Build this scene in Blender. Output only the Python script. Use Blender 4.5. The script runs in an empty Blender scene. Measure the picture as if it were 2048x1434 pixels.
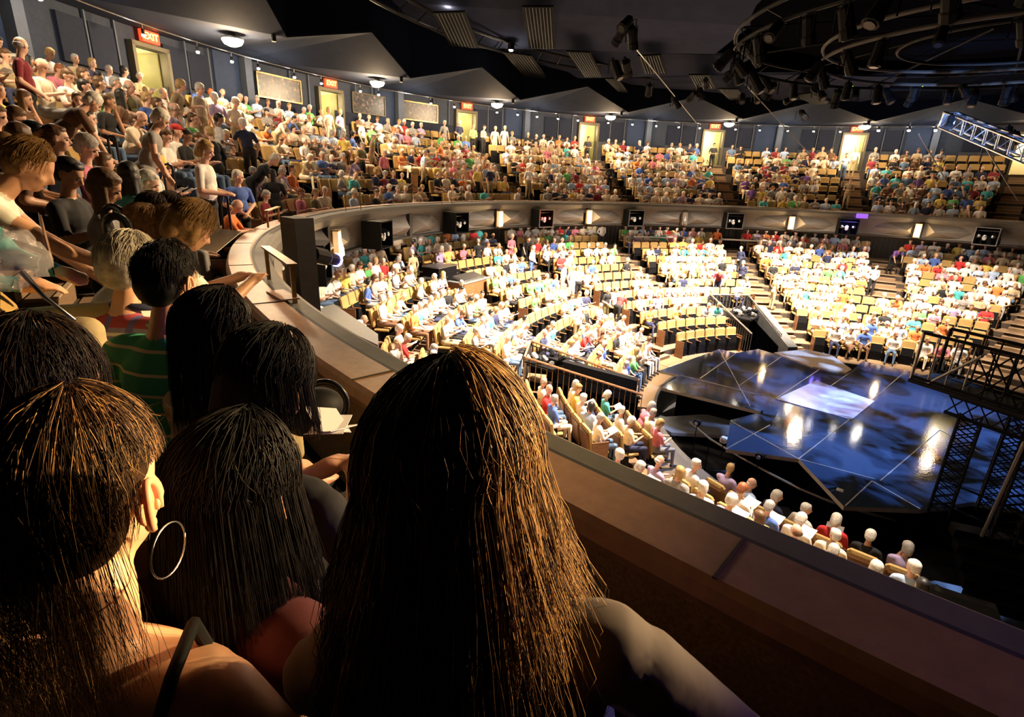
import bpy, bmesh, math, random
import numpy as np
from mathutils import Vector, Matrix, Euler
random.seed(7); rng = np.random.default_rng(7)
SC = bpy.context.scene
COL = SC.collection
PI = math.pi
R_ = math.radians

# ------------------------------------------------------------------ camera
CAMX = -18.724
FW = Vector((0.72887, 0.60488, -0.32100)); RT = Vector((0.6476, -0.7610, 0.0384)); 
yaw, pitch, roll = 0.69297, 0.326785, 0.040534
_F = Vector((math.cos(yaw)*math.cos(pitch), math.sin(yaw)*math.cos(pitch), -math.sin(pitch)))
_r = Vector((math.sin(yaw), -math.cos(yaw), 0)); _u = _r.cross(_F)
_R = _r*math.cos(roll) + _u*math.sin(roll); _U = -_r*math.sin(roll) + _u*math.cos(roll)
cd = bpy.data.cameras.new('camera'); cam = bpy.data.objects.new('camera', cd); COL.objects.link(cam)
m = Matrix(((_R.x, _U.x, -_F.x, CAMX), (_R.y, _U.y, -_F.y, 0), (_R.z, _U.z, -_F.z, 0), (0, 0, 0, 1)))
cam.matrix_world = m
FPX = 1073.5
cd.sensor_width = 36; cd.lens = FPX/2048*36; cd.clip_start = .03; cd.clip_end = 200
SC.camera = cam
SC.view_settings.view_transform = 'Standard'; SC.view_settings.look = 'None'
SC.view_settings.gamma = 1; SC.view_settings.use_curve_mapping = False
SC.view_settings.exposure = 1.0
CAMP = Vector((CAMX, 0, 0))
def ray(px, py, d):
    return CAMP + (_F + _R*((px-1024)/FPX) - _U*((py-717)/FPX))*d
def pix(P):
    d = Vector(P) - CAMP; z = d.dot(_F)
    if z <= .05: return (-9999, -9999, z)
    return (1024 + FPX*d.dot(_R)/z, 717 - FPX*d.dot(_U)/z, z)
def pol(R, phi, z):
    a = R_(phi); return Vector((R*math.cos(a), R*math.sin(a), z))

# ------------------------------------------------------------------ world and lights
w = bpy.data.worlds.new('world'); SC.world = w; w.use_nodes = True
w.node_tree.nodes['Background'].inputs[0].default_value = (0.02, 0.025, 0.04, 1)
w.node_tree.nodes['Background'].inputs[1].default_value = 0.15

WARM = (1.0, 0.82, 0.64); TUNG = (1.0, 0.70, 0.40)
EXITS = [119.7 - 20.4*i for i in range(-2, 8)]      # bearings of the exit doors around the balcony
def lamp(name, kind, loc, energy, color, size=.2, target=None, spot=60, blend=.5, parent=None):
    ld = bpy.data.lights.new(name, kind); ld.energy = energy; ld.color = color
    if kind in ('POINT', 'SPOT'): ld.shadow_soft_size = size
    if kind == 'AREA': ld.size = size
    if kind == 'SPOT': ld.spot_size = R_(spot); ld.spot_blend = blend
    o = bpy.data.objects.new(name, ld); COL.objects.link(o); o.location = loc
    if target is not None:
        o.rotation_euler = (Vector(target) - Vector(loc)).to_track_quat('-Z', 'Y').to_euler()
    return o
LP = 1.0
# house spots over the orchestra seating
for i, ph in enumerate((5, 27, 48, 70, 92, 112, 135, 158, 178)):
    e = {0: 3200, 1: 5200, 2: 6000, 3: 6200, 4: 6200, 5: 6000, 6: 4200, 7: 2600, 8: 2600}[i]
    lamp('orchestra_house_light', 'SPOT', pol(7.5, ph, 4.2), e*2.6*LP, WARM, .15, pol(12.6 if ph < 150 else 11.6, ph, -5.6), 66 if ph < 150 else 42, .7)
# balcony: dome lamps under the soffit
for i, ph in enumerate([119.84 - 20.4*k for k in range(-1, 7)]):
    lamp('dome_lamp_light', 'POINT', pol(20.93, ph, 3.12), ({0:70, 1:400, 2:430, 3:400, 4:360, 5:320, 6:250, 7:90}[i])*LP, TUNG, .22)
# unseen spots without fixtures: warm light on the near balcony rail, foreground rims
lamp('balcony_front_light', 'SPOT', (-5.5, 5.5, 4.6), 5200*LP, TUNG, .12, (-17.0, 5.2, -1.0), 22, .9)
lamp('added_rim_light', 'SPOT', (-8.0, -1.6, 2.2), 6500*LP, (1, .68, .30), .1, (-18.3, 2.1, -.2), 21, 1)  # added spot with no lantern body, edges the foreground heads
lamp('violet_rim_light', 'SPOT', (-9.0, -6.0, 1.6), 500*LP, (.45, .14, 1.0), .1, (-18.2, .9, -.5), 15, 1)
lamp('added_golden_rim', 'SPOT', (-6.8, -5.2, 2.0), 13000*LP, (1, .66, .28), .06, (-18.25, .42, -.33), 4.0, .9)  # narrow spot added just to gild the centre woman's hair
lamp('added_left_light', 'SPOT', (-4.0, 5.0, 4.8), 5200*LP, TUNG, .12, (-15.5, 10.0, .2), 46, 1)  # spot added to warm the crowd in the left balcony block

# ------------------------------------------------------------------ materials
def mat(name, col, rough=.7, metal=0, noise=None, emit=None, estr=0, bump=0, nscale=8, spec=None, stretch=None):
    m_ = bpy.data.materials.new(name); m_.use_nodes = True; nt = m_.node_tree; b = nt.nodes['Principled BSDF']
    b.inputs['Base Color'].default_value = (*col, 1); b.inputs['Roughness'].default_value = rough
    b.inputs['Metallic'].default_value = metal
    if spec is not None: b.inputs['Specular IOR Level'].default_value = spec
    if noise or bump:
        tc = nt.nodes.new('ShaderNodeTexCoord'); n = nt.nodes.new('ShaderNodeTexNoise'); n.inputs['Scale'].default_value = nscale
        n.inputs['Detail'].default_value = 4
        if stretch:
            mp = nt.nodes.new('ShaderNodeMapping'); mp.inputs['Scale'].default_value = stretch
            nt.links.new(tc.outputs['Object'], mp.inputs[0]); nt.links.new(mp.outputs[0], n.inputs['Vector'])
        else: nt.links.new(tc.outputs['Object'], n.inputs['Vector'])
        if noise:
            r = nt.nodes.new('ShaderNodeValToRGB'); r.color_ramp.elements[0].color = (*[c*(1-noise) for c in col], 1)
            r.color_ramp.elements[1].color = (*[min(1, c*(1+noise)) for c in col], 1)
            r.color_ramp.elements[0].position = .3; r.color_ramp.elements[1].position = .7
            nt.links.new(n.outputs['Fac'], r.inputs[0]); nt.links.new(r.outputs[0], b.inputs['Base Color'])
        if bump:
            bp = nt.nodes.new('ShaderNodeBump'); bp.inputs['Strength'].default_value = bump; bp.inputs['Distance'].default_value = .01
            nt.links.new(n.outputs['Fac'], bp.inputs['Height']); nt.links.new(bp.outputs[0], b.inputs['Normal'])
    if emit:
        b.inputs['Emission Color'].default_value = (*emit, 1); b.inputs['Emission Strength'].default_value = estr
    return m_
M = {}
M['wall'] = mat('wall_fabric', (.022, .030, .050), .9, noise=.15)
M['wall_panel'] = mat('dark_acoustic_fabric', (.006, .010, .026), .95, noise=.2)
M['wall_grey'] = mat('grey_wall_panel', (.042, .046, .060), .8, noise=.12, nscale=3)
M['wall_blue'] = mat('blue_wall_paint', (.012, .026, .065), .8, noise=.15)
M['pilaster'] = mat('pale_blue_pilaster', (.055, .07, .10), .7, noise=.1)
M['soffit'] = mat('blue_soffit_paint', (.018, .024, .042), .85, spec=.12, noise=.1, nscale=2)
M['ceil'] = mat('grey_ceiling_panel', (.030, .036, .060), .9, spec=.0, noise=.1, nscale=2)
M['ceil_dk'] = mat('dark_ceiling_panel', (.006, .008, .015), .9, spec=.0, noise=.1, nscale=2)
M['black'] = mat('black_metal', (.005, .005, .006), .6, noise=.3, spec=.1)
M['blackg'] = mat('black_gloss', (.008, .008, .01), .3, spec=.3)
M['void'] = mat('black_void', (.003, .003, .004), .95, spec=0)
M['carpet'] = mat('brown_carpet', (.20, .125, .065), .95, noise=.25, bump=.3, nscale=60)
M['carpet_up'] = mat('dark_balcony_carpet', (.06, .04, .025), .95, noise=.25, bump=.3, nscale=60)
M['riser'] = mat('dark_riser', (.05, .035, .025), .9, noise=.2)
M['nosing'] = mat('pale_step_nosing', (.45, .33, .22), .8, noise=.1)
M['wood'] = mat('walnut_wood', (.17, .075, .03), .4, noise=.35, nscale=5, stretch=(1, 1, 8))
M['gold'] = mat('gold_velour', (.40, .255, .085), .85, noise=.18, bump=.2, nscale=40)
M['cap'] = mat('brown_rail_leather', (.38, .215, .12), .42, noise=.12, bump=.12, nscale=18)
M['ledge'] = mat('grey_rail_ledge', (.16, .15, .13), .6, noise=.12, nscale=14)
M['rail_under'] = mat('tan_parapet_cloth', (.26, .155, .065), .9, noise=.3, bump=.4, nscale=70)
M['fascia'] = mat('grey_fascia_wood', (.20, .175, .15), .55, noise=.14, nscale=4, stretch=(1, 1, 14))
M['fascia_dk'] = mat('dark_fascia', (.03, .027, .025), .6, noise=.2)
M['brass'] = mat('aged_brass', (.32, .21, .09), .38, 1, noise=.35, nscale=12)
M['steel'] = mat('dull_steel', (.35, .34, .33), .4, 1)
M['rig_pipe'] = mat('dull_rig_pipe', (.06, .055, .05), .7, spec=.2)
M['pipe'] = mat('grey_pipe', (.22, .2, .18), .4, .6)
M['green_leaf'] = mat('olive_door_leaf', (.20, .19, .06), .6, noise=.12, nscale=3)
M['cream'] = mat('cream_corridor', (.85, .78, .52), .8)
M['door_frame'] = mat('bronze_door_frame', (.10, .085, .05), .5, .4)
M['grille'] = mat('black_grille', (.003, .003, .003), .9, spec=.05, noise=.3)
M['exit_red'] = mat('exit_sign_face', (.6, .03, .02), .5, emit=(1, .05, .01), estr=1.1)
M['exit_txt'] = mat('exit_sign_letters', (1, .6, .2), .5, emit=(1, .50, .06), estr=4.5)
M['lamp'] = mat('lamp_glass', (1, .95, .85), .4, emit=(1, .86, .62), estr=60)
M['lamp_s'] = mat('spot_lens', (1, .95, .85), .4, emit=(1, .93, .86), estr=40)
M['sconce'] = mat('sconce_glass', (1, .85, .6), .5, emit=(1, .60, .24), estr=.30)
M['sconce_hot'] = mat('sconce_flame', (1, .9, .7), .5, emit=(1, .74, .38), estr=7)
M['paper'] = mat('white_paper', (.85, .83, .8), .7)
M['paper_r'] = mat('red_print', (.45, .08, .06), .7)
M['stage_edge'] = mat('stage_edge_trim', (.42, .35, .28), .5)
M['tan_ramp'] = mat('tan_ramp', (.6, .46, .34), .8, noise=.1)
M['conc'] = mat('grey_floor', (.12, .125, .13), .7, noise=.15, nscale=3)
M['red_l'] = mat('red_lens', (1, 0, 0), .3, emit=(1, .03, .03), estr=14)
M['blue_l'] = mat('blue_lens', (0, 0, 1), .3, emit=(.22, .15, 1), estr=25)
M['green_l'] = mat('green_indicator', (0, 1, 0), .3, emit=(.3, 1, 0), estr=6)
M['white_l'] = mat('white_plate', (.6, .58, .55), .5)
M['alu'] = mat('aluminium', (.6, .63, .68), .3, 1)
M['plastic'] = mat('clear_plastic_bag', (.9, .85, .85), .12); 
_b = M['plastic'].node_tree.nodes['Principled BSDF']; _b.inputs['Alpha'].default_value = .16
# stage deck: near black gloss with faint scuffs
def stage_mat():
    m_ = mat('stage_deck_gloss', (.012, .016, .024), .08); nt = m_.node_tree; b = nt.nodes['Principled BSDF']
    tc = nt.nodes.new('ShaderNodeTexCoord'); n = nt.nodes.new('ShaderNodeTexNoise'); n.inputs['Scale'].default_value = 3.0; n.inputs['Detail'].default_value = 8
    nt.links.new(tc.outputs['Object'], n.inputs['Vector'])
    r = nt.nodes.new('ShaderNodeMapRange'); r.inputs[3].default_value = .03; r.inputs[4].default_value = .11
    nt.links.new(n.outputs['Fac'], r.inputs[0]); nt.links.new(r.outputs[0], b.inputs['Roughness'])
    n2 = nt.nodes.new('ShaderNodeTexNoise'); n2.inputs['Scale'].default_value = 25; nt.links.new(tc.outputs['Object'], n2.inputs['Vector'])
    bp = nt.nodes.new('ShaderNodeBump'); bp.inputs['Strength'].default_value = .06; bp.inputs['Distance'].default_value = .01
    nt.links.new(n2.outputs['Fac'], bp.inputs['Height']); nt.links.new(bp.outputs[0], b.inputs['Normal'])
    b.inputs['Specular IOR Level'].default_value = .8
    b.inputs['Base Color'].default_value = (.022, .034, .062, 1)
    return m_
M['stage'] = stage_mat()
M['trap'] = mat('pale_trap_panel', (.30, .30, .42), .2, noise=.2, nscale=2)
# framed production photographs: blotchy print
def print_mat(name, seed):
    m_ = mat(name, (.1, .1, .1), .4); nt = m_.node_tree; b = nt.nodes['Principled BSDF']
    tc = nt.nodes.new('ShaderNodeTexCoord'); mp = nt.nodes.new('ShaderNodeMapping'); mp.inputs['Location'].default_value = (seed*7, seed*3, seed)
    v = nt.nodes.new('ShaderNodeTexNoise'); v.inputs['Scale'].default_value = 7; v.inputs['Detail'].default_value = 6
    nt.links.new(tc.outputs['Object'], mp.inputs[0]); nt.links.new(mp.outputs[0], v.inputs['Vector'])
    r = nt.nodes.new('ShaderNodeValToRGB'); e = r.color_ramp.elements
    e[0].position = .44; e[0].color = (.008, .010, .012, 1); e[1].position = .70; e[1].color = (.22, .19, .16, 1)
    k = e.new(.55); k.color = (.04, .035, .03, 1); k = e.new(.62); k.color = (.10, .035, .02, 1)
    nt.links.new(v.outputs['Fac'], r.inputs[0]); nt.links.new(r.outputs[0], b.inputs['Base Color'])
    return m_
def plaid(name, c1, c2, c3, sc=9):
    m_ = mat(name, c1, .85); nt = m_.node_tree; b = nt.nodes['Principled BSDF']; tc = nt.nodes.new('ShaderNodeTexCoord')
    sep = nt.nodes.new('ShaderNodeSeparateXYZ'); nt.links.new(tc.outputs['Object'], sep.inputs[0])
    def band(axis, s, th, fr=0):
        mu = nt.nodes.new('ShaderNodeMath'); mu.operation = 'MULTIPLY_ADD'; mu.inputs[1].default_value = s; mu.inputs[2].default_value = fr
        nt.links.new(sep.outputs[axis], mu.inputs[0]); f = nt.nodes.new('ShaderNodeMath'); f.operation = 'FRACT'; nt.links.new(mu.outputs[0], f.inputs[0])
        g = nt.nodes.new('ShaderNodeMath'); g.operation = 'LESS_THAN'; g.inputs[1].default_value = th; nt.links.new(f.outputs[0], g.inputs[0]); return g.outputs[0]
    def mix(fac, a, c):
        x = nt.nodes.new('ShaderNodeMix'); x.data_type = 'RGBA'; nt.links.new(fac, x.inputs[0])
        if isinstance(a, tuple): x.inputs[6].default_value = (*a, 1)
        else: nt.links.new(a, x.inputs[6])
        x.inputs[7].default_value = (*c, 1); return x.outputs[2]
    if c3 is None: o = mix(band('Z', sc, .14), c1, c2)
    else:
        o = mix(band('Z', sc, .45), c1, c2); o = mix(band('Y', sc, .3), o, c3); o = mix(band('Z', sc, .12, .3), o, (.75, .68, .6))
    nt.links.new(o, b.inputs['Base Color']); return m_
# clothing, hair and skin
CLO = dict(white=(.82, .79, .74), cream=(.78, .68, .52), pale_blue=(.42, .55, .78), blue=(.07, .14, .45), navy=(.02, .025, .07), teal=(.08, .48, .50),
    red=(.55, .03, .03), pink=(.72, .22, .30), green=(.12, .45, .12), yellow=(.80, .60, .14), orange=(.70, .20, .05), purple=(.20, .10, .38),
    black=(.012, .012, .014), grey=(.28, .27, .26), khaki=(.42, .33, .19), brown=(.14, .07, .035), lilac=(.42, .33, .55), maroon=(.22, .02, .03), olive=(.16, .14, .06), denim=(.09, .15, .26))
for k, c in CLO.items(): M['c_'+k] = mat(k.replace('_', ' ')+' cloth', c, .85, noise=.12, nscale=14)
HAIR = dict(white=(.70, .66, .58), grey=(.36, .34, .31), brown=(.11, .055, .022), dark=(.012, .009, .008), blond=(.42, .27, .10), auburn=(.28, .09, .03))
for k, c in HAIR.items(): M['h_'+k] = mat(k+' hair', c, .5, noise=.3, nscale=60, bump=.3)
SKIN = dict(pale=(.72, .42, .30), tan=(.52, .28, .17), dark=(.28, .14, .08))
for k, c in SKIN.items(): M['s_'+k] = mat(k+' skin', c, .5, noise=.05)
M['shoe'] = mat('dark shoe leather', (.02, .018, .016), .5); M['eye'] = mat('eye', (.03, .02, .015), .2); M['lip'] = mat('lip', (.42, .12, .10), .5)

# ------------------------------------------------------------------ mesh builder
class MB:
    def __init__(s): s.v = []; s.f = []; s.m = []; s.mats = []
    def mi(s, m_):
        if m_ not in s.mats: s.mats.append(m_)
        return s.mats.index(m_)
    def add(s, vs, fs, m_):
        o = len(s.v); s.v += [tuple(x) for x in vs]; i = s.mi(m_)
        for f in fs: s.f.append(tuple(o+q for q in f)); s.m.append(i)
    def box(s, c, size, m_, rot=None):
        hx, hy, hz = [q/2 for q in size]; c = Vector(c)
        vs = [Vector((x*hx, y*hy, z*hz)) for x in (-1, 1) for y in (-1, 1) for z in (-1, 1)]
        if rot is not None:
            rm = rot if isinstance(rot, Matrix) else Euler(rot).to_matrix(); vs = [rm @ q for q in vs]
        s.add([c+q for q in vs], [(0, 1, 3, 2), (4, 6, 7, 5), (0, 4, 5, 1), (2, 3, 7, 6), (0, 2, 6, 4), (1, 5, 7, 3)], m_)
    def rbox(s, c, size, m_, bev=.02, rot=None):
        hx, hy, hz = [q/2 for q in size]; c = Vector(c); b = bev
        prof = [(-hy+b, -hz), (hy-b, -hz), (hy, -hz+b), (hy, hz-b), (hy-b, hz), (-hy+b, hz), (-hy, hz-b), (-hy, -hz+b)]
        xs = [(-hx, .0), (-hx+b*.5, 1), (hx-b*.5, 1), (hx, .0)]; vs = []
        for x, k in xs:
            kk = 1 if k else (1 - b/max(hy, hz))
            vs += [Vector((x, y*kk, z*kk)) for y, z in prof]
        if rot is not None:
            rm = rot if isinstance(rot, Matrix) else Euler(rot).to_matrix(); vs = [rm @ q for q in vs]
        fs = [tuple(range(7, -1, -1)), tuple(24+i for i in range(8))]
        for r in range(3):
            for i in range(8): j = (i+1) % 8; fs.append((r*8+i, r*8+j, r*8+8+j, r*8+8+i))
        s.add([c+q for q in vs], fs, m_)
    def tube(s, pts, r, m_, n=6, caps=True, r2=None):
        pts = [Vector(p) for p in pts]; K = len(pts); vs = []
        up = None
        for i, p in enumerate(pts):
            t = (pts[min(i+1, K-1)] - pts[max(i-1, 0)]).normalized()
            if up is None or abs(up.dot(t)) > .98: up = Vector((0, 0, 1)) if abs(t.z) < .9 else Vector((1, 0, 0))
            a = t.cross(up).normalized(); b = a.cross(t).normalized(); up = b
            rr = r if r2 is None else r + (r2-r)*i/(K-1)
            vs += [p + a*math.cos(2*PI*k/n)*rr + b*math.sin(2*PI*k/n)*rr for k in range(n)]
        fs = [(i*n+k, i*n+(k+1) % n, (i+1)*n+(k+1) % n, (i+1)*n+k) for i in range(K-1) for k in range(n)]
        if caps: fs += [tuple(range(n-1, -1, -1)), tuple((K-1)*n+k for k in range(n))]
        s.add(vs, fs, m_)
    def prism(s, pts, z0, z1, m_, mside=None):
        n = len(pts); vs = [(x, y, z0) for x, y in pts] + [(x, y, z1) for x, y in pts]
        s.add(vs, [tuple(range(n-1, -1, -1)), tuple(n+i for i in range(n))], m_)
        s.add(vs, [(i, (i+1) % n, n+(i+1) % n, n+i) for i in range(n)], mside or m_)
    def ring(s, prof, p0, p1, n, m_, closed=True):
        vs = []; K = len(prof)
        for i in range(n+1):
            ph = p0+(p1-p0)*i/n
            vs += [pol(r, ph, z) for r, z in prof]
        fs = []
        kk = K if closed else K-1
        for i in range(n):
            for k in range(kk): fs.append((i*K+k, i*K+(k+1) % K, (i+1)*K+(k+1) % K, (i+1)*K+k))
        if closed: fs += [tuple(range(K)), tuple(n*K+k for k in range(K-1, -1, -1))]
        s.add(vs, fs, m_)
    def lathe(s, prof, c, m_, n=12, axis=None):
        c = Vector(c); q = Vector((0, 0, 1)).rotation_difference(Vector(axis)) if axis is not None else None
        vs = []
        for r, z in prof:
            for k in range(n):
                v_ = Vector((r*math.cos(2*PI*k/n), r*math.sin(2*PI*k/n), z))
                vs.append(c + (q @ v_ if q else v_))
        fs = [(i*n+k, i*n+(k+1) % n, (i+1)*n+(k+1) % n, (i+1)*n+k) for i in range(len(prof)-1) for k in range(n)]
        fs += [tuple(range(n-1, -1, -1)), tuple((len(prof)-1)*n+k for k in range(n))]
        s.add(vs, fs, m_)
    def ell(s, c, rad, m_, n=10, k=7, rot=None):
        vs = []; c = Vector(c)
        for i in range(k+1):
            th = PI*i/k
            for j in range(n):
                a = 2*PI*j/n; v_ = Vector((rad[0]*math.sin(th)*math.cos(a), rad[1]*math.sin(th)*math.sin(a), rad[2]*math.cos(th)))
                if rot is not None: v_ = rot @ v_
                vs.append(c+v_)
        s.add(vs, [(i*n+j, (i+1)*n+j, (i+1)*n+(j+1) % n, i*n+(j+1) % n) for i in range(k) for j in range(n)], m_)
    def mesh(s, name, smooth=False):
        me = bpy.data.meshes.new(name); me.from_pydata(s.v, [], s.f)
        for m_ in s.mats: me.materials.append(m_)
        me.polygons.foreach_set('material_index', s.m)
        if smooth: me.polygons.foreach_set('use_smooth', [True]*len(s.f))
        me.update(); return me
    def build(s, name, parent=None, smooth=False, loc=None, rot=None):
        o = bpy.data.objects.new(name, s.mesh(name, smooth)); COL.objects.link(o)
        if parent: o.parent = parent
        if loc is not None: o.location = loc
        if rot is not None: o.rotation_euler = rot
        return o
def tag(o, label=None, cat=None, group=None, kind=None):
    if label: o['label'] = label
    if cat: o['category'] = cat
    if group: o['group'] = group
    if kind: o['kind'] = kind
    return o
def empty(name, loc, rz=0, label=None, cat=None, group=None, scale=1):
    o = bpy.data.objects.new(name, None); COL.objects.link(o); o.location = loc; o.rotation_euler = (0, 0, rz); o.empty_display_size = .2
    o.scale = (scale,)*3
    return tag(o, label, cat, group)
def inst(name, me, parent=None, loc=(0, 0, 0), rz=0, scale=1):
    o = bpy.data.objects.new(name, me); COL.objects.link(o); o.location = loc; o.rotation_euler = (0, 0, rz); o.scale = (scale,)*3
    if parent: o.parent = parent
    return o
ORD = ['zeroth', 'first', 'second', 'third', 'fourth', 'fifth', 'sixth', 'seventh', 'eighth', 'ninth', 'tenth', 'eleventh', 'twelfth', 'thirteenth', 'fourteenth', 'fifteenth', 'sixteenth', 'seventeenth', 'eighteenth', 'nineteenth', 'twentieth', 'twenty-first', 'twenty-second', 'twenty-third', 'twenty-fourth']

# ------------------------------------------------------------------ building shell
AX0, AX1 = -24, 194
def brow(k): return 17.85+.92*k, -1.80+.49*k          # balcony rows: radius, floor height
def lrow(k): return 8.55+.92*k, -6.90+.2576*k         # orchestra rows
def fbal(R): return -1.80+(R-17.85)*.5326
NB, NL = 7, 13
V1 = (118.0, 126.5); V2 = (42.3, 52.0); RV = 11.75    # the two vomitories
HALF = (11.3, 59.5, 104.5)
LA = [-11, 11.3, 36.3, 59.5, 81.5, 104.5, 129.6, 152.5]      # orchestra aisles

def stepped(rows, rin, rout, zlow, thick, m_top, m_rise, n, p0=AX0, p1=AX1):
    b = MB()
    for i, (R, z) in enumerate(rows):
        r0 = rin if i == 0 else R-.46
        r1 = rout if i == len(rows)-1 else R+.46
        zb = zlow if thick is None else z-thick
        b.ring([(r0, z), (r1, z), (r1, zb), (r0, zb)], p0, p1, n, m_top)
        zprev = (rows[i-1][1] if i else z-.35)
        b.ring([(r0-.004, z-.03), (r0-.004, zprev), (r0+.002, zprev), (r0+.002, z-.03)], p0, p1, n, m_rise)
    return b
fl = MB()
rowsL = [lrow(k) for k in range(NL)]
fl = stepped(rowsL[:3], 7.50, 0, -8.2, None, M['carpet'], M['riser'], 40, V1[1], AX1)
def merge(a, b):
    o = len(a.v); a.v += b.v
    for f, i in zip(b.f, b.m): a.f.append(tuple(o+q for q in f)); a.m.append(a.mi(b.mats[i]))
def fix(rows, rin, lastR, p0, p1, n): return stepped(rows, rin, lastR, -8.2, None, M['carpet'], M['riser'], n, p0, p1)
fl = MB()
merge(fl, fix(rowsL[:3], 7.50, rowsL[2][0]+.46, V1[1], AX1, 30))
merge(fl, fix(rowsL[:3], 7.50, rowsL[2][0]+.46, V2[1], V1[0], 30))
merge(fl, fix(rowsL[:3], 7.50, rowsL[2][0]+.46, AX0, V2[0], 30))
merge(fl, stepped(rowsL[3:], rowsL[2][0]+.46, 20.9, -8.2, None, M['carpet'], M['riser'], 90))
merge(fl, (lambda b: (b.prism([pol(26, a, 0).xy[:] for a in range(0, 360, 10)], -8.3, -8.05, M['conc']), b)[1])(MB()))
floor_o = tag(fl.build('floor'), kind='structure')
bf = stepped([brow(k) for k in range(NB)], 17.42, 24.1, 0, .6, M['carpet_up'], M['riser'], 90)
bal_floor = tag(bf.build('floor'), kind='structure')

# aisle steps, one mesh per size, each a part of the floor it belongs to
def step_mesh(w_, d, h):
    b = MB(); b.box((0, 0, -h/2), (d, w_, h), M['carpet']); b.box((-d/2+.02, 0, .006), (.045, w_, .014), M['nosing']); return b.mesh('aisle_step')
smL = step_mesh(1.08, .30, .13); smL2 = step_mesh(1.08, .46, .02); smB = step_mesh(1.0, .26, .16); smB2 = step_mesh(1.0, .24, .16); smB3 = step_mesh(1.0, .4, .02)
for a in LA:
    for k in range(NL):
        R, z = lrow(k)
        if a in HALF and k < 5: continue
        q = pol(R-.31, a, z+.012); inst('aisle_step', smL2, floor_o, q, R_(a))
        if k: q = pol(R-.46-.15, a, z-.1288); inst('aisle_step', smL, floor_o, q, R_(a))
for a in EXITS:
    for k in range(NB):
        R, z = brow(k)
        inst('aisle_step', smB3, bal_floor, pol(R-.30, a, z+.012), R_(a))
        if k:
            inst('aisle_step', smB, bal_floor, pol(R-.46-.13, a, z-.163), R_(a))
            inst('aisle_step', smB2, bal_floor, pol(R-.46-.39, a, z-.327), R_(a))

# back wall of the orchestra with vertical ribs, and underside of the balcony
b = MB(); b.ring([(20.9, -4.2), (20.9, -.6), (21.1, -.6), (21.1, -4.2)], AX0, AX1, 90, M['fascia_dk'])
wl = tag(b.build('wall_lower'), kind='structure')
b = MB()
for i in range(320):
    ph = AX0+(AX1-AX0)*i/320
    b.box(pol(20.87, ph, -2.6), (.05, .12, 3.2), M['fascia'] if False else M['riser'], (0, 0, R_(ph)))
tag(b.build('wall_rib', wl), kind='stuff')
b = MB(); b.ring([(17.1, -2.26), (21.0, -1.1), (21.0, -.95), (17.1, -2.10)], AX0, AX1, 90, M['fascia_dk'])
tag(b.build('ceiling_lower'), kind='structure')
# lit doorway at the back of the orchestra
for j, (ph, z) in enumerate(((60.6, -3.8),)):
    d = MB(); d.box((0, 0, 1.0), (.06, .62, 2.0), M['cream']); o = d.build('door_7', loc=pol(20.78, ph, z), rot=(0, 0, R_(ph))); tag(o, kind='structure')
    d = MB(); d.box((-.02, -.36, 1.0), (.1, .08, 2.1), M['green_leaf']); d.box((-.02, .36, 1.0), (.1, .08, 2.1), M['green_leaf']); d.box((-.02, 0, 2.06), (.1, .8, .08), M['green_leaf']); d.build('door_frame', o)
    lamp('doorway_light', 'POINT', pol(20.1, ph, -2.1), 12, WARM, .05)

# parapet and rail of the balcony
b = MB()
b.ring([(17.37, -1.105), (17.35, -1.08), (17.11, -1.08), (17.09, -1.10), (17.09, -1.22), (17.30, -1.22), (17.36, -1.20), (17.385, -1.15)], AX0, AX1, 160, M['cap'])
rail = tag(b.build('balcony_rail'), kind='structure'); rail.name = 'trim_1'
b = MB(); b.ring([(17.07, -1.115), (16.93, -1.115), (16.87, -1.15), (16.84, -1.26), (16.88, -1.42), (17.07, -1.42)], AX0, AX1, 160, M['ledge'])
b.ring([(17.09, -1.10), (17.06, -1.10), (17.06, -1.21), (17.09, -1.21)], AX0, AX1, 160, M['fascia_dk'])
tag(b.build('trim_2'), kind='structure')
b = MB(); b.ring([(17.30, -1.2), (17.24, -1.2), (17.24, -1.9), (17.30, -1.9)], AX0, AX1, 160, M['rail_under'])
tag(b.build('wall_parapet'), kind='structure')
b = MB(); b.ring([(17.05, -1.4), (17.0, -1.4), (17.0, -2.26), (17.05, -2.26)], AX0, AX1, 120, M['fascia'])
b.ring([(17.0, -2.20), (16.85, -2.22), (16.85, -2.28), (17.05, -2.28)], AX0, AX1, 120, M['fascia_dk'])
fas = tag(b.build('wall_fascia'), kind='structure')
# leather cap joints
jm = MB(); jm.box((0, 0, 0), (.25, .012, .006), M['riser']); jme = jm.mesh('cap_joint')
for a in [EXITS[0]+20.4*1.9-6.8*i for i in range(32)]: inst('cap_joint', jme, rail, pol(17.23, a, -1.0785), R_(a))

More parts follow.
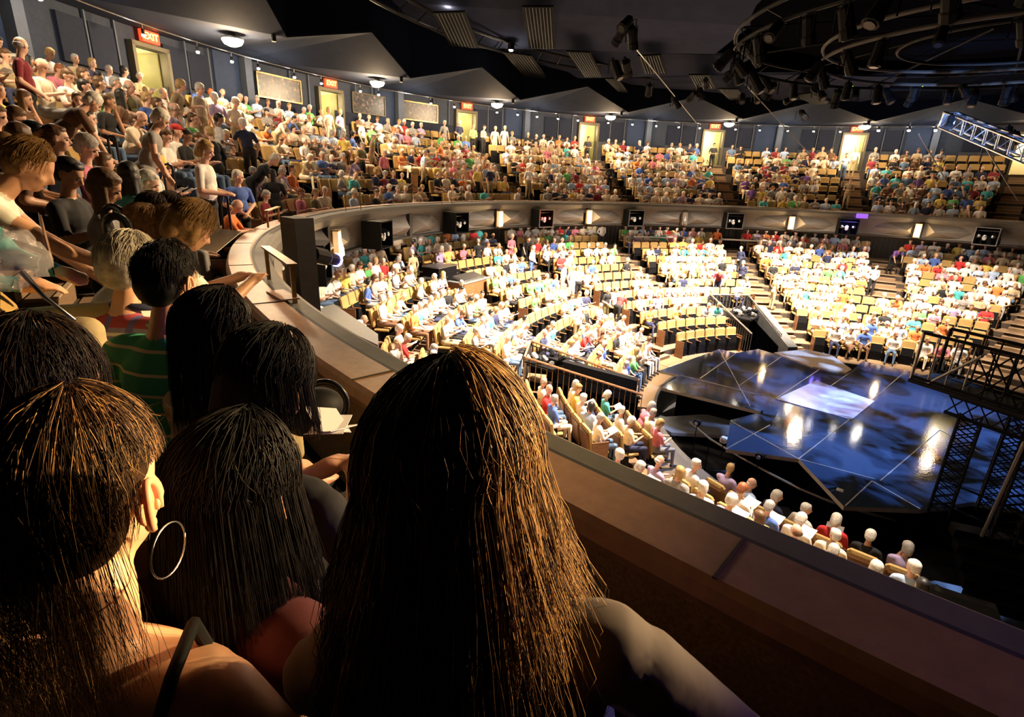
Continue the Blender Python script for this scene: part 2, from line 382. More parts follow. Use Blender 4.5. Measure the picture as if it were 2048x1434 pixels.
# faceted panels of the balcony front: two long pyramids per bay, joined by a post
def facet(sign):
    # local frame: x = radial outward from stage is +, y along the wall; spans y 0.25..2.55 (x sign)
    L0, L1 = .22, 2.42
    P_ = [(.02, L0, -1.47), (.02, L0, -2.2), (.02, L1-.55, -1.47), (.02, L1-.55, -2.2), (-.05, L1, -1.84), (-.42, L0+.35, -1.86)]
    P_ = [(x-17.0+17.0, y*sign, z) for x, y, z in P_]
    fs = [(0, 5, 1), (0, 2, 5), (2, 4, 5), (5, 4, 3), (1, 5, 3), (0, 1, 3, 4, 2)]
    if sign < 0: fs = [f[::-1] for f in fs]
    b_ = MB(); b_.add(P_, fs, M['fascia']); return b_.mesh('facet_panel')
fa, fb_ = facet(1), facet(-1)
SCON = [EXITS[0]+10.2-.9+1.2-20.4*i for i in range(11)]
pm = MB(); pm.box((0, 0, -1.83), (.14, .2, .86), M['fascia_dk']); pme = pm.mesh('facet_post')
for a in SCON:
    for me in (fa, fb_): inst('facet_panel', me, fas, pol(16.98, a, 0), R_(a))
    inst('facet_post', pme, fas, pol(16.93, a, 0), R_(a))

# sconces (three of the bays are unlit in the photograph)
def sconce(a, lit, lab):
    t = empty('wall_sconce', pol(16.62, a+.5, -1.86), R_(a+.5), lab, 'wall lamp', 'sconces on the balcony front')
    g = MB(); g.box((0, 0, .02), (.14, .26, .66), M['sconce'] if lit else M['fascia']); g.build('glass_shade', t)
    g = MB(); g.box((.09, 0, 0), (.05, .32, .74), M['brass']); g.box((0, 0, .37), (.18, .30, .03), M['brass']); g.box((0, 0, -.33), (.18, .30, .03), M['brass']); g.build('bracket', t)
    g = MB(); g.lathe([(.03, -.3), (.085, -.26), (.085, -.1), (.03, .12)], (-.08, 0, 0), M['sconce_hot'] if lit else M['steel'], 8); g.build('light_bulb', t)
    if lit: lamp('sconce_light', 'POINT', pol(16.38, a+.5, -1.98), 26, (1, .66, .3), .06)
names = {0: 'nearest the left foreground', 1: 'left of the camera box', 2: 'at left under the curve of the rail', 3: '', 4: 'over the rear aisle', 5: '', 6: '', 7: '', 8: '', 9: ''}
nsc = 0
for i, a in enumerate(SCON):
    if i in (1, 2, 4, 5, 7, 8):
        k = {1: 'beyond the left edge', 2: 'largest, beside the nearest lighting box', 4: 'left of the red lit box', 5: 'above the rear usher', 7: 'third from the right', 8: 'beside the violet lit box'}[i]
        sconce(a, True, f'glowing amber wall sconce on balcony front, {k}')
    elif i == 6: sconce(a, False, 'unlit dark wall sconce on balcony front between two white framed boxes')

# ---- upper rear wall, bay by bay
b = MB(); 
doors = []
half = math.degrees(.62/24)
segs = []
lo = AX0
for a in sorted(EXITS): segs.append((lo, a-half)); lo = a+half
segs.append((lo, AX1))
for p0, p1 in segs: b.ring([(24.0, .4), (24.0, 4.3), (24.15, 4.3), (24.15, .4)], p0, p1, max(2, int((p1-p0)/2.2)), M['wall'])
for a in EXITS: b.ring([(24.0, 3.28), (24.0, 4.3), (24.15, 4.3), (24.15, 3.28)], a-half, a+half, 2, M['wall'])
wr = tag(b.build('wall_rear'), kind='structure')
pil = MB(); pil.box((-.08, 0, 2.4), (.34, .34, 3.6), M['pilaster']); pilm = pil.mesh('pilaster')
nic = MB(); nic.box((0, 0, 2.4), (.10, 1.15, 3.6), M['wall_blue']); nicm = nic.mesh('blue_wall_panel')
sqm = MB(); sqm.box((0, 0, 0), (.09, .84, 1.15), M['wall_panel']); sqme = sqm.mesh('acoustic_panel')
lg = MB(); lg.box((0, 0, 0), (.05, .98, 1.15), M['wall_grey']); lgm = lg.mesh('wall_panel')
bt = MB(); bt.box((0, 0, 0), (.07, .05, 3.0), M['pilaster']); btm = bt.mesh('wall_batten')
pw = MB(); pw.box((0, 0, 0), (.09, 1.5, .55), M['wall_panel']); pwm = pw.mesh('acoustic_panel')
for bi, a in enumerate(EXITS):
    mid = a - 10.2 + .3
    inst('pilaster', pilm, wr, pol(23.95, mid, 0), R_(mid))
    inst('blue_wall_panel', nicm, wr, pol(23.97, mid+2.0, 0), R_(mid+2.0))
    poster_bay = bi in (3, 2)
    for s in (-1, 1):
        for k in range(3):
            off = mid + s*(2.15+1.0) + s*k*2.42*.98 + (1.9 if s > 0 else -1.1)
            if abs(off-a) < 2.0 or abs(off-(a-20.4)) < 2.0: continue
            inst('wall_panel', lgm, wr, pol(23.97, off, 1.75), R_(off))
            poster = (bi == 3) or (bi == 2 and s < 0)
            if poster:
                inst('acoustic_panel', pwm, wr, pol(23.94, off, 2.28), R_(off))
            else:
                inst('acoustic_panel', sqme, wr, pol(23.95, off, 2.98), R_(off))
            inst('wall_batten', btm, wr, pol(23.95, off-1.21, 2.4), R_(off-1.21))

# framed photographs on the wall
for i, (ph, w_) in enumerate(((105.9, 2.2), (93.9, 1.9), (86.2, 2.2))):
    t = empty('framed_photograph', pol(23.86, ph, 3.02), R_(ph), ['wide framed production photograph left of the second exit sign, largest of three', 'framed production photograph between the second exit and the pale pilaster', 'framed production photograph right of the pale pilaster, before the third exit'][i], 'picture', 'framed photographs on the upper wall')
    g = MB(); g.box((0, 0, 0), (.03, w_, .82), print_mat(f'print_{i}', i+1)); g.build('photo_print', t)
    g = MB()
    for y, z, sy, sz in ((0, .43, w_+.08, .05), (0, -.43, w_+.08, .05), (w_/2+.02, 0, .05, .86), (-w_/2-.02, 0, .05, .86)): g.box((-.02, y, z), (.06, sy, sz), M['brass'] if i != 1 else M['door_frame'])
    g.build('picture_frame', t)

# doors to the bright corridor
dn = 0
for i, a in enumerate(EXITS):
    if i < 1: continue
    dn += 1
    t = empty(f'door_{dn}' if dn != 7 else 'door_9', pol(24.0, a, 1.10), R_(a)); tag(t, kind='structure')
    g = MB()
    for y in (-.66, .66): g.box((-.06, y, 1.12), (.34, .11, 2.26), M['door_frame'])
    g.box((-.06, 0, 2.24), (.34, 1.42, .12), M['door_frame']); g.build('door_frame', t)
    g = MB(); g.box((.12+.55, -.575, 1.08), (1.1, .045, 2.14), M['green_leaf']); g.build('door_leaf', t)
    g = MB()
    g.box((1.7, 0, 1.12), (.05, 3.0, 2.5), M['cream']); g.box((.9, .95, 1.12), (1.7, .05, 2.5), M['cream']); g.box((.9, -.95, 1.12), (1.7, .05, 2.5), M['cream'])
    g.box((.9, 0, 2.36), (1.7, 2.0, .05), M['cream']); g.box((.85, 0, -.03), (1.8, 2.0, .05), M['carpet']); g.build('corridor_lining', t)
    lamp('corridor_light', 'POINT', pol(25.0, a+.5, 3.0), 38 if dn > 2 else 30, (1, .88, .62), .1)

# EXIT signs
def text_mesh(s, size, depth):
    c = bpy.data.curves.new('txt', 'FONT'); c.body = s; c.size = size; c.extrude = depth; c.align_x = 'CENTER'; c.align_y = 'CENTER'; c.resolution_u = 3
    o = bpy.data.objects.new('txt', c); COL.objects.link(o); dg = bpy.context.evaluated_depsgraph_get(); dg.update()
    me = bpy.data.meshes.new_from_object(o.evaluated_get(dg)); bpy.data.objects.remove(o); me.name = s.lower(); return me
tm = text_mesh('EXIT', .27, .01); tm.materials.clear(); tm.materials.append(M['exit_txt'])
g = MB(); g.box((0, 0, 0), (.12, .66, .32), M['exit_red']); sgm = g.mesh('sign_box')
for i, a in enumerate(EXITS):
    if i < 1: continue
    lab = f'lit red EXIT sign above the {ORD[i]} doorway from the left'
    if i == 1: lab = 'lit red EXIT sign outside the left edge above a doorway'
    lab = {2: 'largest lit red EXIT sign, above the far left doorway', 3: 'lit red EXIT sign above doorway right of the wide framed photograph', 4: 'lit red EXIT sign above third doorway, left of the bright group standing', 5: 'lit red EXIT sign above fourth doorway near the middle of the balcony', 6: 'lit red EXIT sign above fifth doorway with an usher standing in it', 7: 'lit red EXIT sign above the rightmost doorway, crowded with people'}.get(i, lab)
    t = empty('exit_sign', pol(23.8, a, 3.60), R_(a), lab, 'exit sign', 'exit signs above the balcony doors')
    inst('sign_box', sgm, t)
    o = inst('sign_letters', tm, t, (-.066, 0, 0)); o.rotation_euler = (PI/2, 0, -PI/2)
    lamp('exit_sign_glow', 'POINT', pol(23.55, a, 3.72), 2.2, (1, .06, .02), .05)

# ---- ceiling: low soffit that folds up towards the middle of each bay
def quad(b_, pts, m_, th=.05):
    b_.add(list(pts) + [Vector(p)+Vector((0, 0, th)) for p in pts], [tuple(range(len(pts)-1, -1, -1)), tuple(len(pts)+i for i in range(len(pts)))] + [(i, (i+1) % len(pts), len(pts)+(i+1) % len(pts), len(pts)+i) for i in range(len(pts))], m_)
sf = MB()
for a in EXITS:
    m0, m1 = a+10.2, a-10.2
    outer = [pol(24.1, m0-20.4*k/6, 3.80) for k in range(7)]
    E_ = pol(19.3, a-.5, 3.62); A0, A1 = pol(18.6, m0-1.4, 4.55), pol(18.6, m1-1.4, 4.55)
    quad(sf, [outer[0], outer[1], outer[2], E_, A0], M['soffit'])
    quad(sf, [outer[2], outer[3], outer[4], E_], M['soffit'])
    quad(sf, [outer[4], outer[5], outer[6], A1, E_], M['soffit'])
    # upstand behind the inner edge
    for P0, P1 in ((A0, E_), (E_, A1)):
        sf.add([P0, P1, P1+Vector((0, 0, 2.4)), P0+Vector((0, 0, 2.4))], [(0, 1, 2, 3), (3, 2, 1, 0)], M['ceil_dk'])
ceil = tag(sf.build('ceiling'), kind='structure')
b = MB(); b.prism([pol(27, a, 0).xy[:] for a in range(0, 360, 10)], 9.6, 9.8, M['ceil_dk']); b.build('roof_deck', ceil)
b = MB(); b.ring([(26.0, -8.1), (26.0, 9.7), (26.2, 9.7), (26.2, -8.1)], 0, 360, 60, M['ceil_dk']); tag(b.build('wall_outer'), kind='structure')
# stage house wall behind the stage
b = MB(); b.box((4, -12.5, -1), (60, .3, 22), M['void']); tag(b.build('wall_stage'), kind='structure')

# inner ceiling: sloping grey leaves, each with dark lighting slots
def up(px, py, z):
    d = _F + _R*((px-1024)/FPX) - _U*((py-717)/FPX); return CAMP + d*(z/d.z)
def leaf(pts, m_=None, name='ceiling_leaf'):
    P_ = [up(x, y, z) for x, y, z in pts]
    g_ = MB(); quad(g_, P_, m_ or M['ceil'], .12); return g_.build(name, ceil)
leaf([(700, -60, 6.6), (735, 0, 6.0), (800, 62, 5.5), (872, 95, 5.2), (1120, 99, 5.2), (1290, 106, 5.2), (1430, 108, 5.2), (1500, 52, 5.2), (1560, -60, 6.2)])
leaf([(878, 100, 5.6), (990, 160, 4.9), (1239, 155, 4.9), (1444, 148, 4.9), (1500, 118, 5.1), (1425, 110, 5.5), (1120, 101, 5.5)])
leaf([(1205, 160, 5.1), (1240, 186, 4.75), (1376, 205, 4.6), (1448, 211, 4.6), (1548, 199, 4.7), (1600, 150, 4.9), (1450, 150, 5.1)])
leaf([(1500, 170, 5.0), (1548, 200, 4.6), (1634, 222, 4.45), (1760, 196, 4.6), (1800, 150, 5.0)])
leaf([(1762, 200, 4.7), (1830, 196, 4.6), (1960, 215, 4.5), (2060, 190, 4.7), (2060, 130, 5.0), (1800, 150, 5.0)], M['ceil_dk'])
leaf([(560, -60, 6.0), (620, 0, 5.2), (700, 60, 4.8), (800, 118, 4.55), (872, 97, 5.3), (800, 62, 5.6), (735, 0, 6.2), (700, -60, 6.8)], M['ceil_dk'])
def slot(pts):
    P_ = [up(x, y, z) for x, y, z in pts]
    g_ = MB(); quad(g_, P_, M['grille'], .05)
    a_, b2, c2, d2 = P_
    for i in range(1, 9):
        f = i/9; p0 = a_.lerp(b2, f)-Vector((0, 0, .02)); p1 = d2.lerp(c2, f)-Vector((0, 0, .02)); g_.tube([p0, p1], .012, M['black'], 4)
    g_.build('ceiling_slot', ceil)
for q in ([(867, 26), (930, 24), (957, 95), (900, 92)], [(1044, 14), (1107, 14), (1111, 97), (1058, 97)], [(1275, 112), (1322, 110), (1334, 146), (1288, 147)],
          [(1005, 104), (1063, 112), (1093, 156), (1050, 157)], [(1132, 103), (1180, 105), (1204, 153), (1168, 154)], [(1376, 150), (1420, 150), (1433, 175), (1392, 180)],
          [(1210, 158), (1236, 158), (1256, 185), (1236, 183)], [(1436, 178), (1476, 179), (1490, 197), (1460, 201)], [(1585, 190), (1625, 186), (1660, 205), (1630, 211)]):
    z = 5.0 if q[0][1] < 60 else 4.7 if q[0][1] < 125 else 4.45
    slot([(x, y, z) for x, y in q])
# dark catwalk ring in the gap between soffit and leaves
b = MB()
for r0, z0 in ((17.6, 5.1), (16.8, 5.3)):
    b.tube([pol(r0, a, z0) for a in range(0, 150, 4)], .06, M['black'], 6)
for a in range(0, 150, 4): b.tube([pol(17.6, a, 5.1), pol(16.8, a+1.5, 5.3)], .03, M['black'], 4)
b.build('catwalk_rail', ceil)

# ------------------------------------------------------------------ stage
ZS = -6.30
def on(px, py, z=ZS):
    d = _F + _R*((px-1024)/FPX) - _U*((py-717)/FPX); q = CAMP + d*(z/d.z); return (q.x, q.y)
st = empty('stage', (0, 0, ZS), 0); tag(st, kind='structure'); st.location = (0, 0, 0)
outl = [(-3.15, 6.55), (2.7, 6.85), (2.75, 6.2), (4.0, 5.75), (3.9, 4.9), (4.6, 4.7), (5.6, 2.1), (4.45, .65), (2.3, -1.75), (1.2, -3.4), (-3.0, -3.6), (-4.6, -1.9), (-5.6, -.5), (-6.7, .85), (-5.05, 2.0), (-5.9, 3.55), (-5.0, 3.95), (-2.7, 3.6), (-3.05, 6.0), (-1.4, 6.6)]
outl = [on(*q) for q in ((1320, 741), (1439, 698), (1471, 706), (1517, 698), (1547, 707), (1575, 704), (1700, 745), (1725, 722), (1813, 741))] + \
       [(4.2, -2.2), (2.5, -5.0), (-3.2, -4.6)] + [on(*q) for q in ((1947, 1004), (1841, 1019), (1688, 1013), (1598, 918), (1452, 898), (1461, 840), (1524, 824), (1322, 775), (1359, 750))]
g = MB(); g.prism(outl, ZS-.10, ZS, M['stage'], M['stage_edge']); g.build('stage_deck', st)
ctr = (sum(q[0] for q in outl)/len(outl), sum(q[1] for q in outl)/len(outl))
inn = [(ctr[0]+(x-ctr[0])*.86, ctr[1]+(y-ctr[1])*.86) for x, y in outl]
g = MB(); g.prism(inn, -8.05, ZS-.10, M['void']); g.build('stage_base', st)
# joints between deck sheets: thin pale inlay
def seam(a, b_, w_=.025):
    a = Vector((*on(*a), ZS)); b_ = Vector((*on(*b_), ZS)); d = b_-a; g_ = MB()
    g_.box((a+b_)/2+Vector((0, 0, .003)), (d.length, w_, .006), M['steel'], Euler((0, 0, math.atan2(d.y, d.x)))); g_.build('deck_seam', st)
for a, b_ in (((1359, 750), (1520, 790)), ((1322, 775), (1360, 786)), ((1439, 700), (1500, 812)), ((1471, 707), (1400, 757)), ((1575, 705), (1480, 770)), ((1598, 917), (1700, 838)), ((1598, 918), (1750, 958)), ((1744, 962), (1841, 1018)), ((1760, 962), (1880, 860)),
              ((1700, 745), (1600, 815)), ((1813, 741), (1700, 838)), ((1452, 898), (1540, 850)), ((1598, 918), (1461, 842)), ((1655, 728), (1550, 798)), ((1744, 962), (1690, 1012)), ((1880, 860), (1960, 905))): seam(a, b_)
g = MB(); g.prism([on(*q) for q in ((1552, 799), (1632, 762), (1749, 803), (1703, 840))], ZS, ZS+.02, M['trap']); g.build('trap_panel', st)
g = MB(); g.prism([on(*q) for q in ((1548, 707), (1612, 701), (1662, 712), (1703, 741), (1692, 748), (1625, 735))], ZS+.0, ZS+.05, M['tan_ramp']); g.build('ramp_panel', st)
g = MB(); g.prism([on(*q, -6.95) for q in ((1290, 836), (1400, 829), (1523, 828), (1470, 872), (1343, 865))], -7.05, -6.95, M['conc'], M['stage_edge']); g.build('lower_deck', st)
g = MB(); P0, P1 = Vector((*on(1524, 822), ZS)), Vector((*on(1524, 850), ZS)); g.box((*on(1524, 824), ZS-.3), (.04, .04, .7), M['black']); g.build('step_post', st)
# small footlights on the deck edge and a curved front rail
for i, (x, y) in enumerate(((1447, 885), (1677, 992), (1518, 918), (1394, 850))):
    t = empty('footlight', (*on(x, y, -6.45), -6.45), 0, ['small pale footlight box on the left deck corner near the curved rail', 'small pale footlight box on the near deck corner', 'small dark footlight hanging below the deck edge', 'small black footlight on thin stand in front of the lower deck'][i], 'stage light', 'footlights round the stage')
    g = MB(); g.rbox((0, 0, .08), (.16, .18, .16), M['white_l'] if i < 2 else M['black'], .03); g.build('housing', t)
    g = MB(); g.lathe([(.05, -.02), (.05, .02)], (-.09, 0, .08), M['steel'], 8, (1, 0, 0)); g.build('lens', t)
    g = MB(); g.tube([(0, 0, 0), (0, 0, -1.5 if i > 1 else -.4)], .012, M['black'], 5); g.build('stand', t)
t = empty('curved_rail', (0, 0, 0), 0, 'thin curved grey pipe rail along the edge of the pit before the stage', 'rail')
pts = [pol(7.15, a, -6.75) for a in range(146, 186, 3)]
pts = [Vector((*on(x, y, -6.75), -6.75)) for x, y in ((1380, 845), (1420, 878), (1480, 914), (1540, 947), (1600, 978), (1660, 1003), (1720, 1022), (1790, 1040))]
g = MB(); g.tube(pts, .03, M['pipe'], 6); g.build('rail_pipe', t)
for i in (1, 3, 5): g = MB(); g.tube([pts[i], pts[i]-Vector((0, 0, 1.2))], .015, M['black'], 5); g.build('rail_post', t)
# wooden front ledge ahead of the first row and dark stair block
g = MB(); g.ring([(7.50, -6.9), (7.40, -6.9), (7.40, -8.1), (7.50, -8.1)], V1[1], AX1, 30, M['fascia_dk'])
g.ring([(7.55, -6.86), (7.38, -6.86), (7.40, -6.9), (7.80, -6.9)], V1[1], AX1, 30, M['steel'])
g.ring([(7.50, -6.9), (7.40, -6.9), (7.40, -8.1), (7.50, -8.1)], V2[1], V1[0], 30, M['fascia_dk']); g.ring([(7.50, -6.9), (7.40, -6.9), (7.40, -8.1), (7.50, -8.1)], AX0, V2[0], 30, M['fascia_dk'])
tag(g.build('trim_3'), kind='structure')
t = empty('stage_stairs', (*on(1850, 1024), ZS), 0, 'dark stair flight leading off the right front of the stage', 'stairs')
for k in range(5): g = MB(); g.box((-.28*k, -1.0-.1*k, -.17*k-.1), (.3, 1.1, .2), M['black'], (0, 0, .3)); g.build('stair_tread', t)

# ------------------------------------------------------------------ black steel bridge and its lattice tower, right of the stage
tw = empty('steel_bridge', (-5.2, .3, ZS), 0, 'black steel bridge with cross-braced guard on lattice legs right of the stage', 'bridge')
B0, B1 = Vector((-5.15, .35, -3.72)), Vector((-6.9, -3.6, -3.72)); dB = (B1-B0).normalized(); nB = Vector((-dB.y, dB.x, 0)); LB = (B1-B0).length
def rel(p): return Vector(p) - tw.location
ang = math.atan2(dB.y, dB.x)
g = MB(); g.box(rel((B0+B1)/2 + nB*.45), (LB, 1.1, .07), M['black'], (0, 0, ang)); g.build('deck_plate', tw)
for side in (0, 1):
    off = nB*(.0+.98*side)
    g = MB(); g.tube([rel(B0+off+Vector((0, 0, 1.02))), rel(B1+off+Vector((0, 0, 1.02)))], .035, M['black'], 6); g.build('hand_rail', tw)
    g = MB(); g.tube([rel(B0+off+Vector((0, 0, .08))), rel(B1+off+Vector((0, 0, .08)))], .035, M['black'], 6); g.build('bottom_rail', tw)
    n = 15
    for i in range(n):
        P_ = B0 + dB*(LB*i/(n-1)) + off
        g = MB(); g.tube([rel(P_), rel(P_+Vector((0, 0, 1.02)))], .035 if i == 0 else .018, M['pipe'] if side == 0 and i < 4 else M['black'], 5); g.build('rail_post', tw)
    if side == 0:
        for i in range(3, 16):
            a0 = B0 + dB*(LB*min(1, i/15)); a1 = B0 + dB*(LB*min(1, (i+2.2)/15))
            g = MB(); g.tube([rel(a0+Vector((0, 0, .1))), rel(a1+Vector((0, 0, .98)))], .016, M['black'], 4); g.tube([rel(a1+Vector((0, 0, .1))), rel(a0+Vector((0, 0, .98)))], .016, M['black'], 4); g.build('cross_brace', tw)
g = MB(); g.tube([rel(B0+Vector((0, 0, -.0))+dB*.3), rel(B0+Vector((0, 0, .85))+dB*1.05)], .03, M['pipe'], 5); g.build('diagonal_strut', tw)
# girder below deck
G0, G1 = B0+dB*.75+Vector((0, 0, -.06)), B1+Vector((0, 0, -.06))
g = MB(); g.tube([rel(G0), rel(G1)], .04, M['black'], 5); g.tube([rel(G0-Vector((0, 0, .36))), rel(G1-Vector((0, 0, .36)))], .04, M['black'], 5); g.build('girder_chord', tw)
for i in range(14):
    a0 = G0.lerp(G1, i/14); a1 = G0.lerp(G1, (i+1)/14); h_ = Vector((0, 0, .36))
    g = MB(); g.tube([rel(a0), rel(a1-h_)], .014, M['black'], 4); g.tube([rel(a1), rel(a0-h_)], .014, M['black'], 4); g.build('girder_lattice', tw)
def lattice_leg(top, bot, w_, n=11, mt=None):
    mt = mt or M['black']; g_ = MB(); c_ = []
    for sx, sy in ((-1, -1), (1, -1), (1, 1), (-1, 1)):
        o_ = Vector((sx*w_/2, sy*w_/2, 0)); c_.append((top+o_, bot+o_)); g_.tube([rel(top+o_), rel(bot+o_)], .024, mt, 5)
    for i in range(n):
        for k in range(4):
            (t0, b0), (t1, b1) = c_[k], c_[(k+1) % 4]
            g_.tube([rel(t0.lerp(b0, i/n)), rel(t1.lerp(b1, (i+1)/n))], .013, mt, 4)
            g_.tube([rel(t1.lerp(b1, i/n)), rel(t0.lerp(b0, (i+1)/n))], .013, mt, 4)
    g_.build('lattice_leg', tw)
l1 = Vector((-5.45, -.75, 0)); l2 = Vector((-5.75, -1.75, 0)); l3 = Vector((-4.7, -1.5, 0))
for l_ in (l1, l2): lattice_leg(Vector((l_.x, l_.y, -4.15)), Vector((l_.x, l_.y, ZS)), .34)
lattice_leg(Vector((l3.x, l3.y, -4.15)), Vector((l3.x, l3.y, ZS)), .3)
g = MB(); g.tube([rel((-5.95, -1.55, -3.9)), rel((-5.95, -1.45, ZS+.02))], .035, M['pipe'], 6); g.build('grey_stay', tw)
g = MB(); g.tube([rel((-5.9, -2.1, -5.6)), rel((-5.4, -.6, -5.6))], .025, M['black'], 5); g.tube([rel((-5.9, -2.1, -6.1)), rel((-5.4, -.6, -6.1))], .025, M['black'], 5); g.build('cross_tie', tw)

# ------------------------------------------------------------------ flown lighting rings and lanterns
def lantern(name='lantern'):
    b_ = MB(); b_.lathe([(.085, -.30), (.115, -.26), (.115, .02), (.13, .05), (.13, .17), (.10, .17)], (0, 0, -.38), M['black'], 9, (0, 0, -1))
    b_.lathe([(.09, 0), (.09, .012)], (0, 0, -.545), M['black'], 9, (0, 0, -1)); body = b_.mesh('housing')
    b_ = MB()
    for s in (-1, 1): b_.box((0, s*.15, -.22), (.03, .012, .32), M['black'])
    b_.box((0, 0, -.06), (.03, .31, .012), M['black']); b_.box((0, 0, -.02), (.05, .05, .09), M['black']); yk = b_.mesh('yoke')
    b_ = MB(); b_.lathe([(.085, 0), (.085, .01)], (0, 0, -.562), M['blackg'], 9, (0, 0, -1)); ln = b_.mesh('lens')
    return body, yk, ln
LB_, LY_, LL_ = lantern()
def put_lantern(loc, rz, tilt, lab, group, sc=1.0, lens=None):
    t = empty('stage_lantern', loc, rz, lab, 'stage light', group, sc)
    inst('yoke', LY_, t); o = inst('housing', LB_, t, (0, 0, 0)); o.rotation_euler = (0, tilt, 0); o = inst('lens', lens or LL_, t); o.rotation_euler = (0, tilt, 0)
    return t
ring_c = Vector((-.2, .3, 0)); rg = empty('lighting_rig', (ring_c.x, ring_c.y, 3.4), 0, 'black flown lighting rig of concentric pipe rings hanging over the stage', 'lighting rig')
def circ(r, z, a0=0, a1=360, s_=5): return [Vector((r*math.cos(R_(a)), r*math.sin(R_(a)), z)) for a in range(a0, a1+1, s_)]
for r, z, th in ((6.3, .35, .05), (6.3, -.05, .05), (4.1, .1, .045), (4.1, -.25, .045), (2.4, .0, .04)):
    g = MB(); g.tube(circ(r, z), th, M['rig_pipe'] if r == 4.1 else M['black'], 6, False); g.build('ring_pipe', rg)
for a in range(0, 360, 15): g = MB(); g.tube([Vector((6.3*math.cos(R_(a)), 6.3*math.sin(R_(a)), .35)), Vector((6.3*math.cos(R_(a+7.5)), 6.3*math.sin(R_(a+7.5)), -.05))], .02, M['black'], 4); g.build('ring_brace', rg)
for a in range(0, 360, 30): g = MB(); g.tube([Vector((6.3*math.cos(R_(a)), 6.3*math.sin(R_(a)), .35)), Vector((1.2*math.cos(R_(a)), 1.2*math.sin(R_(a)), .6))], .035, M['black'], 5); g.build('rig_spoke', rg)
g = MB(); g.prism([(6.0*math.cos(R_(a)), 6.0*math.sin(R_(a))) for a in range(0, 360, 10)], .75, .85, M['void']); g.build('rig_deck', rg)
for a in range(0, 360, 60): g = MB(); g.tube([Vector((5*math.cos(R_(a)), 5*math.sin(R_(a)), .8)), Vector((5*math.cos(R_(a)), 5*math.sin(R_(a)), 6.2))], .02, M['black'], 4); g.build('hanging_rod', rg)
for i in range(46):
    a = i*360/46+random.uniform(-1.5, 1.5); P_ = ring_c + Vector((6.3*math.cos(R_(a)), 6.3*math.sin(R_(a)), 3.35))
    put_lantern(P_, R_(a)+random.uniform(-.5, .5), random.uniform(.3, .9)*(1 if i % 3 else -1), 'black stage lantern hanging from the outer ring of the flown rig', 'lanterns on the outer ring', random.uniform(.9, 1.3))
for i in range(22):
    a = i*360/22; P_ = ring_c + Vector((4.1*math.cos(R_(a)), 4.1*math.sin(R_(a)), 3.15))
    put_lantern(P_, R_(a)+random.uniform(-.6, .6), random.uniform(-.8, .8), 'black stage lantern hanging from the inner ring of the flown rig', 'lanterns on the inner ring', random.uniform(.8, 1.1))
for i, (x, y) in enumerate(((1743, 35), (1652, 73), (1618, 101), (1846, 172), (1705, 174))):
    q = ray(x, y, 19 if i < 3 else 23); g = MB(); g.ell((0, 0, 0), (.035,)*3, M['green_l'], 6, 4); tag(g.build('indicator_light', loc=q), 'tiny green indicator light glowing inside the dark lighting rig', 'indicator', 'green indicators on the rig')
    o = MB(); 
# spot clusters hung below the ceiling leaves
for i, (x, y, d, n) in enumerate(((1265, 50, 17, 4), (1240, 118, 18, 2), (1300, 165, 21, 1), (1395, 168, 21, 3), (1500, 200, 22, 2), (1590, 208, 22, 2), (1345, 192, 22, 1))):
    for k in range(n):
        q = ray(x+random.uniform(-18, 18)*(n > 1), y+random.uniform(-22, 16)*(n > 1), d)
        put_lantern(q, random.uniform(0, 6), random.uniform(.3, 1.1), f'black lantern of the {ORD[i+1]} cluster from the left under the ceiling leaves', 'lanterns under the ceiling leaves', 1.3 if i < 2 else 1.0)
# ceiling down-lights
DL = [(895, 8, 5.9), (1022, 100, 5.0)]
for i, (x, y, z) in enumerate(DL):
    q = up(x, y, z); t = empty('ceiling_downlight', q, 0, ['round bright downlight at the top edge of the ceiling leaf', 'round bright downlight at the joint below the first dark slot'][i], 'ceiling light', 'downlights in the ceiling leaves')
    g = MB(); g.lathe([(.12, 0), (.14, .05), (.14, .28)], (0, 0, 0), M['black'], 12); g.build('can', t)
    g = MB(); g.ell((0, 0, -.0), (.09, .09, .06), M['lamp_s'], 10, 6); g.build('bulb', t); lamp('downlight_light', 'POINT', q-Vector((0, 0, .15)), 25, WARM, .08)

# bright blue-lit lattice truss on the right
tr = empty('flown_truss', ray(1900, 245, 15), 0, 'silver lattice truss lit cold blue, reaching in from the right', 'truss')
T0 = ray(1897, 240, 15.0); T1 = ray(2120, 330, 12.0); dT = (T1-T0).normalized(); nT = dT.cross(Vector((0, 0, 1))).normalized(); LT = (T1-T0).length
tr.location = T0
cc = [nT*a_+Vector((0, 0, b2)) for a_, b2 in ((-.2, -.2), (.2, -.2), (.2, .2), (-.2, .2))]
for c_ in cc: g = MB(); g.tube([c_, c_+dT*LT], .03, M['alu'], 6); g.build('chord', tr)
n = 9
for i in range(n+1):
    g = MB()
    for k in range(4):
        p0 = cc[k]+dT*LT*i/n; g.tube([p0, cc[(k+1) % 4]+dT*LT*i/n], .016, M['alu'], 4)
        if i < n: g.tube([p0, cc[(k+1) % 4]+dT*LT*(i+1)/n], .014, M['alu'], 4)
    g.build('lacing', tr)
g = MB(); g.box((0, 0, 0), (.03, .42, .42), M['alu'], dT.to_track_quat('X', 'Z').to_matrix()); g.build('end_plate', tr)
lamp('truss_blue_light', 'SPOT', ray(1905, 330, 13.0), 1500, (.30, .5, 1), .05, T0+dT*.5, 46, .6)
for i, (x, y) in enumerate(((1905, 228), (2018, 250), (2030, 260))): put_lantern(ray(x, y, 14.2), .5*i, .5, 'small lantern clamped to the blue lit truss', 'lanterns on the blue lit truss', .7)

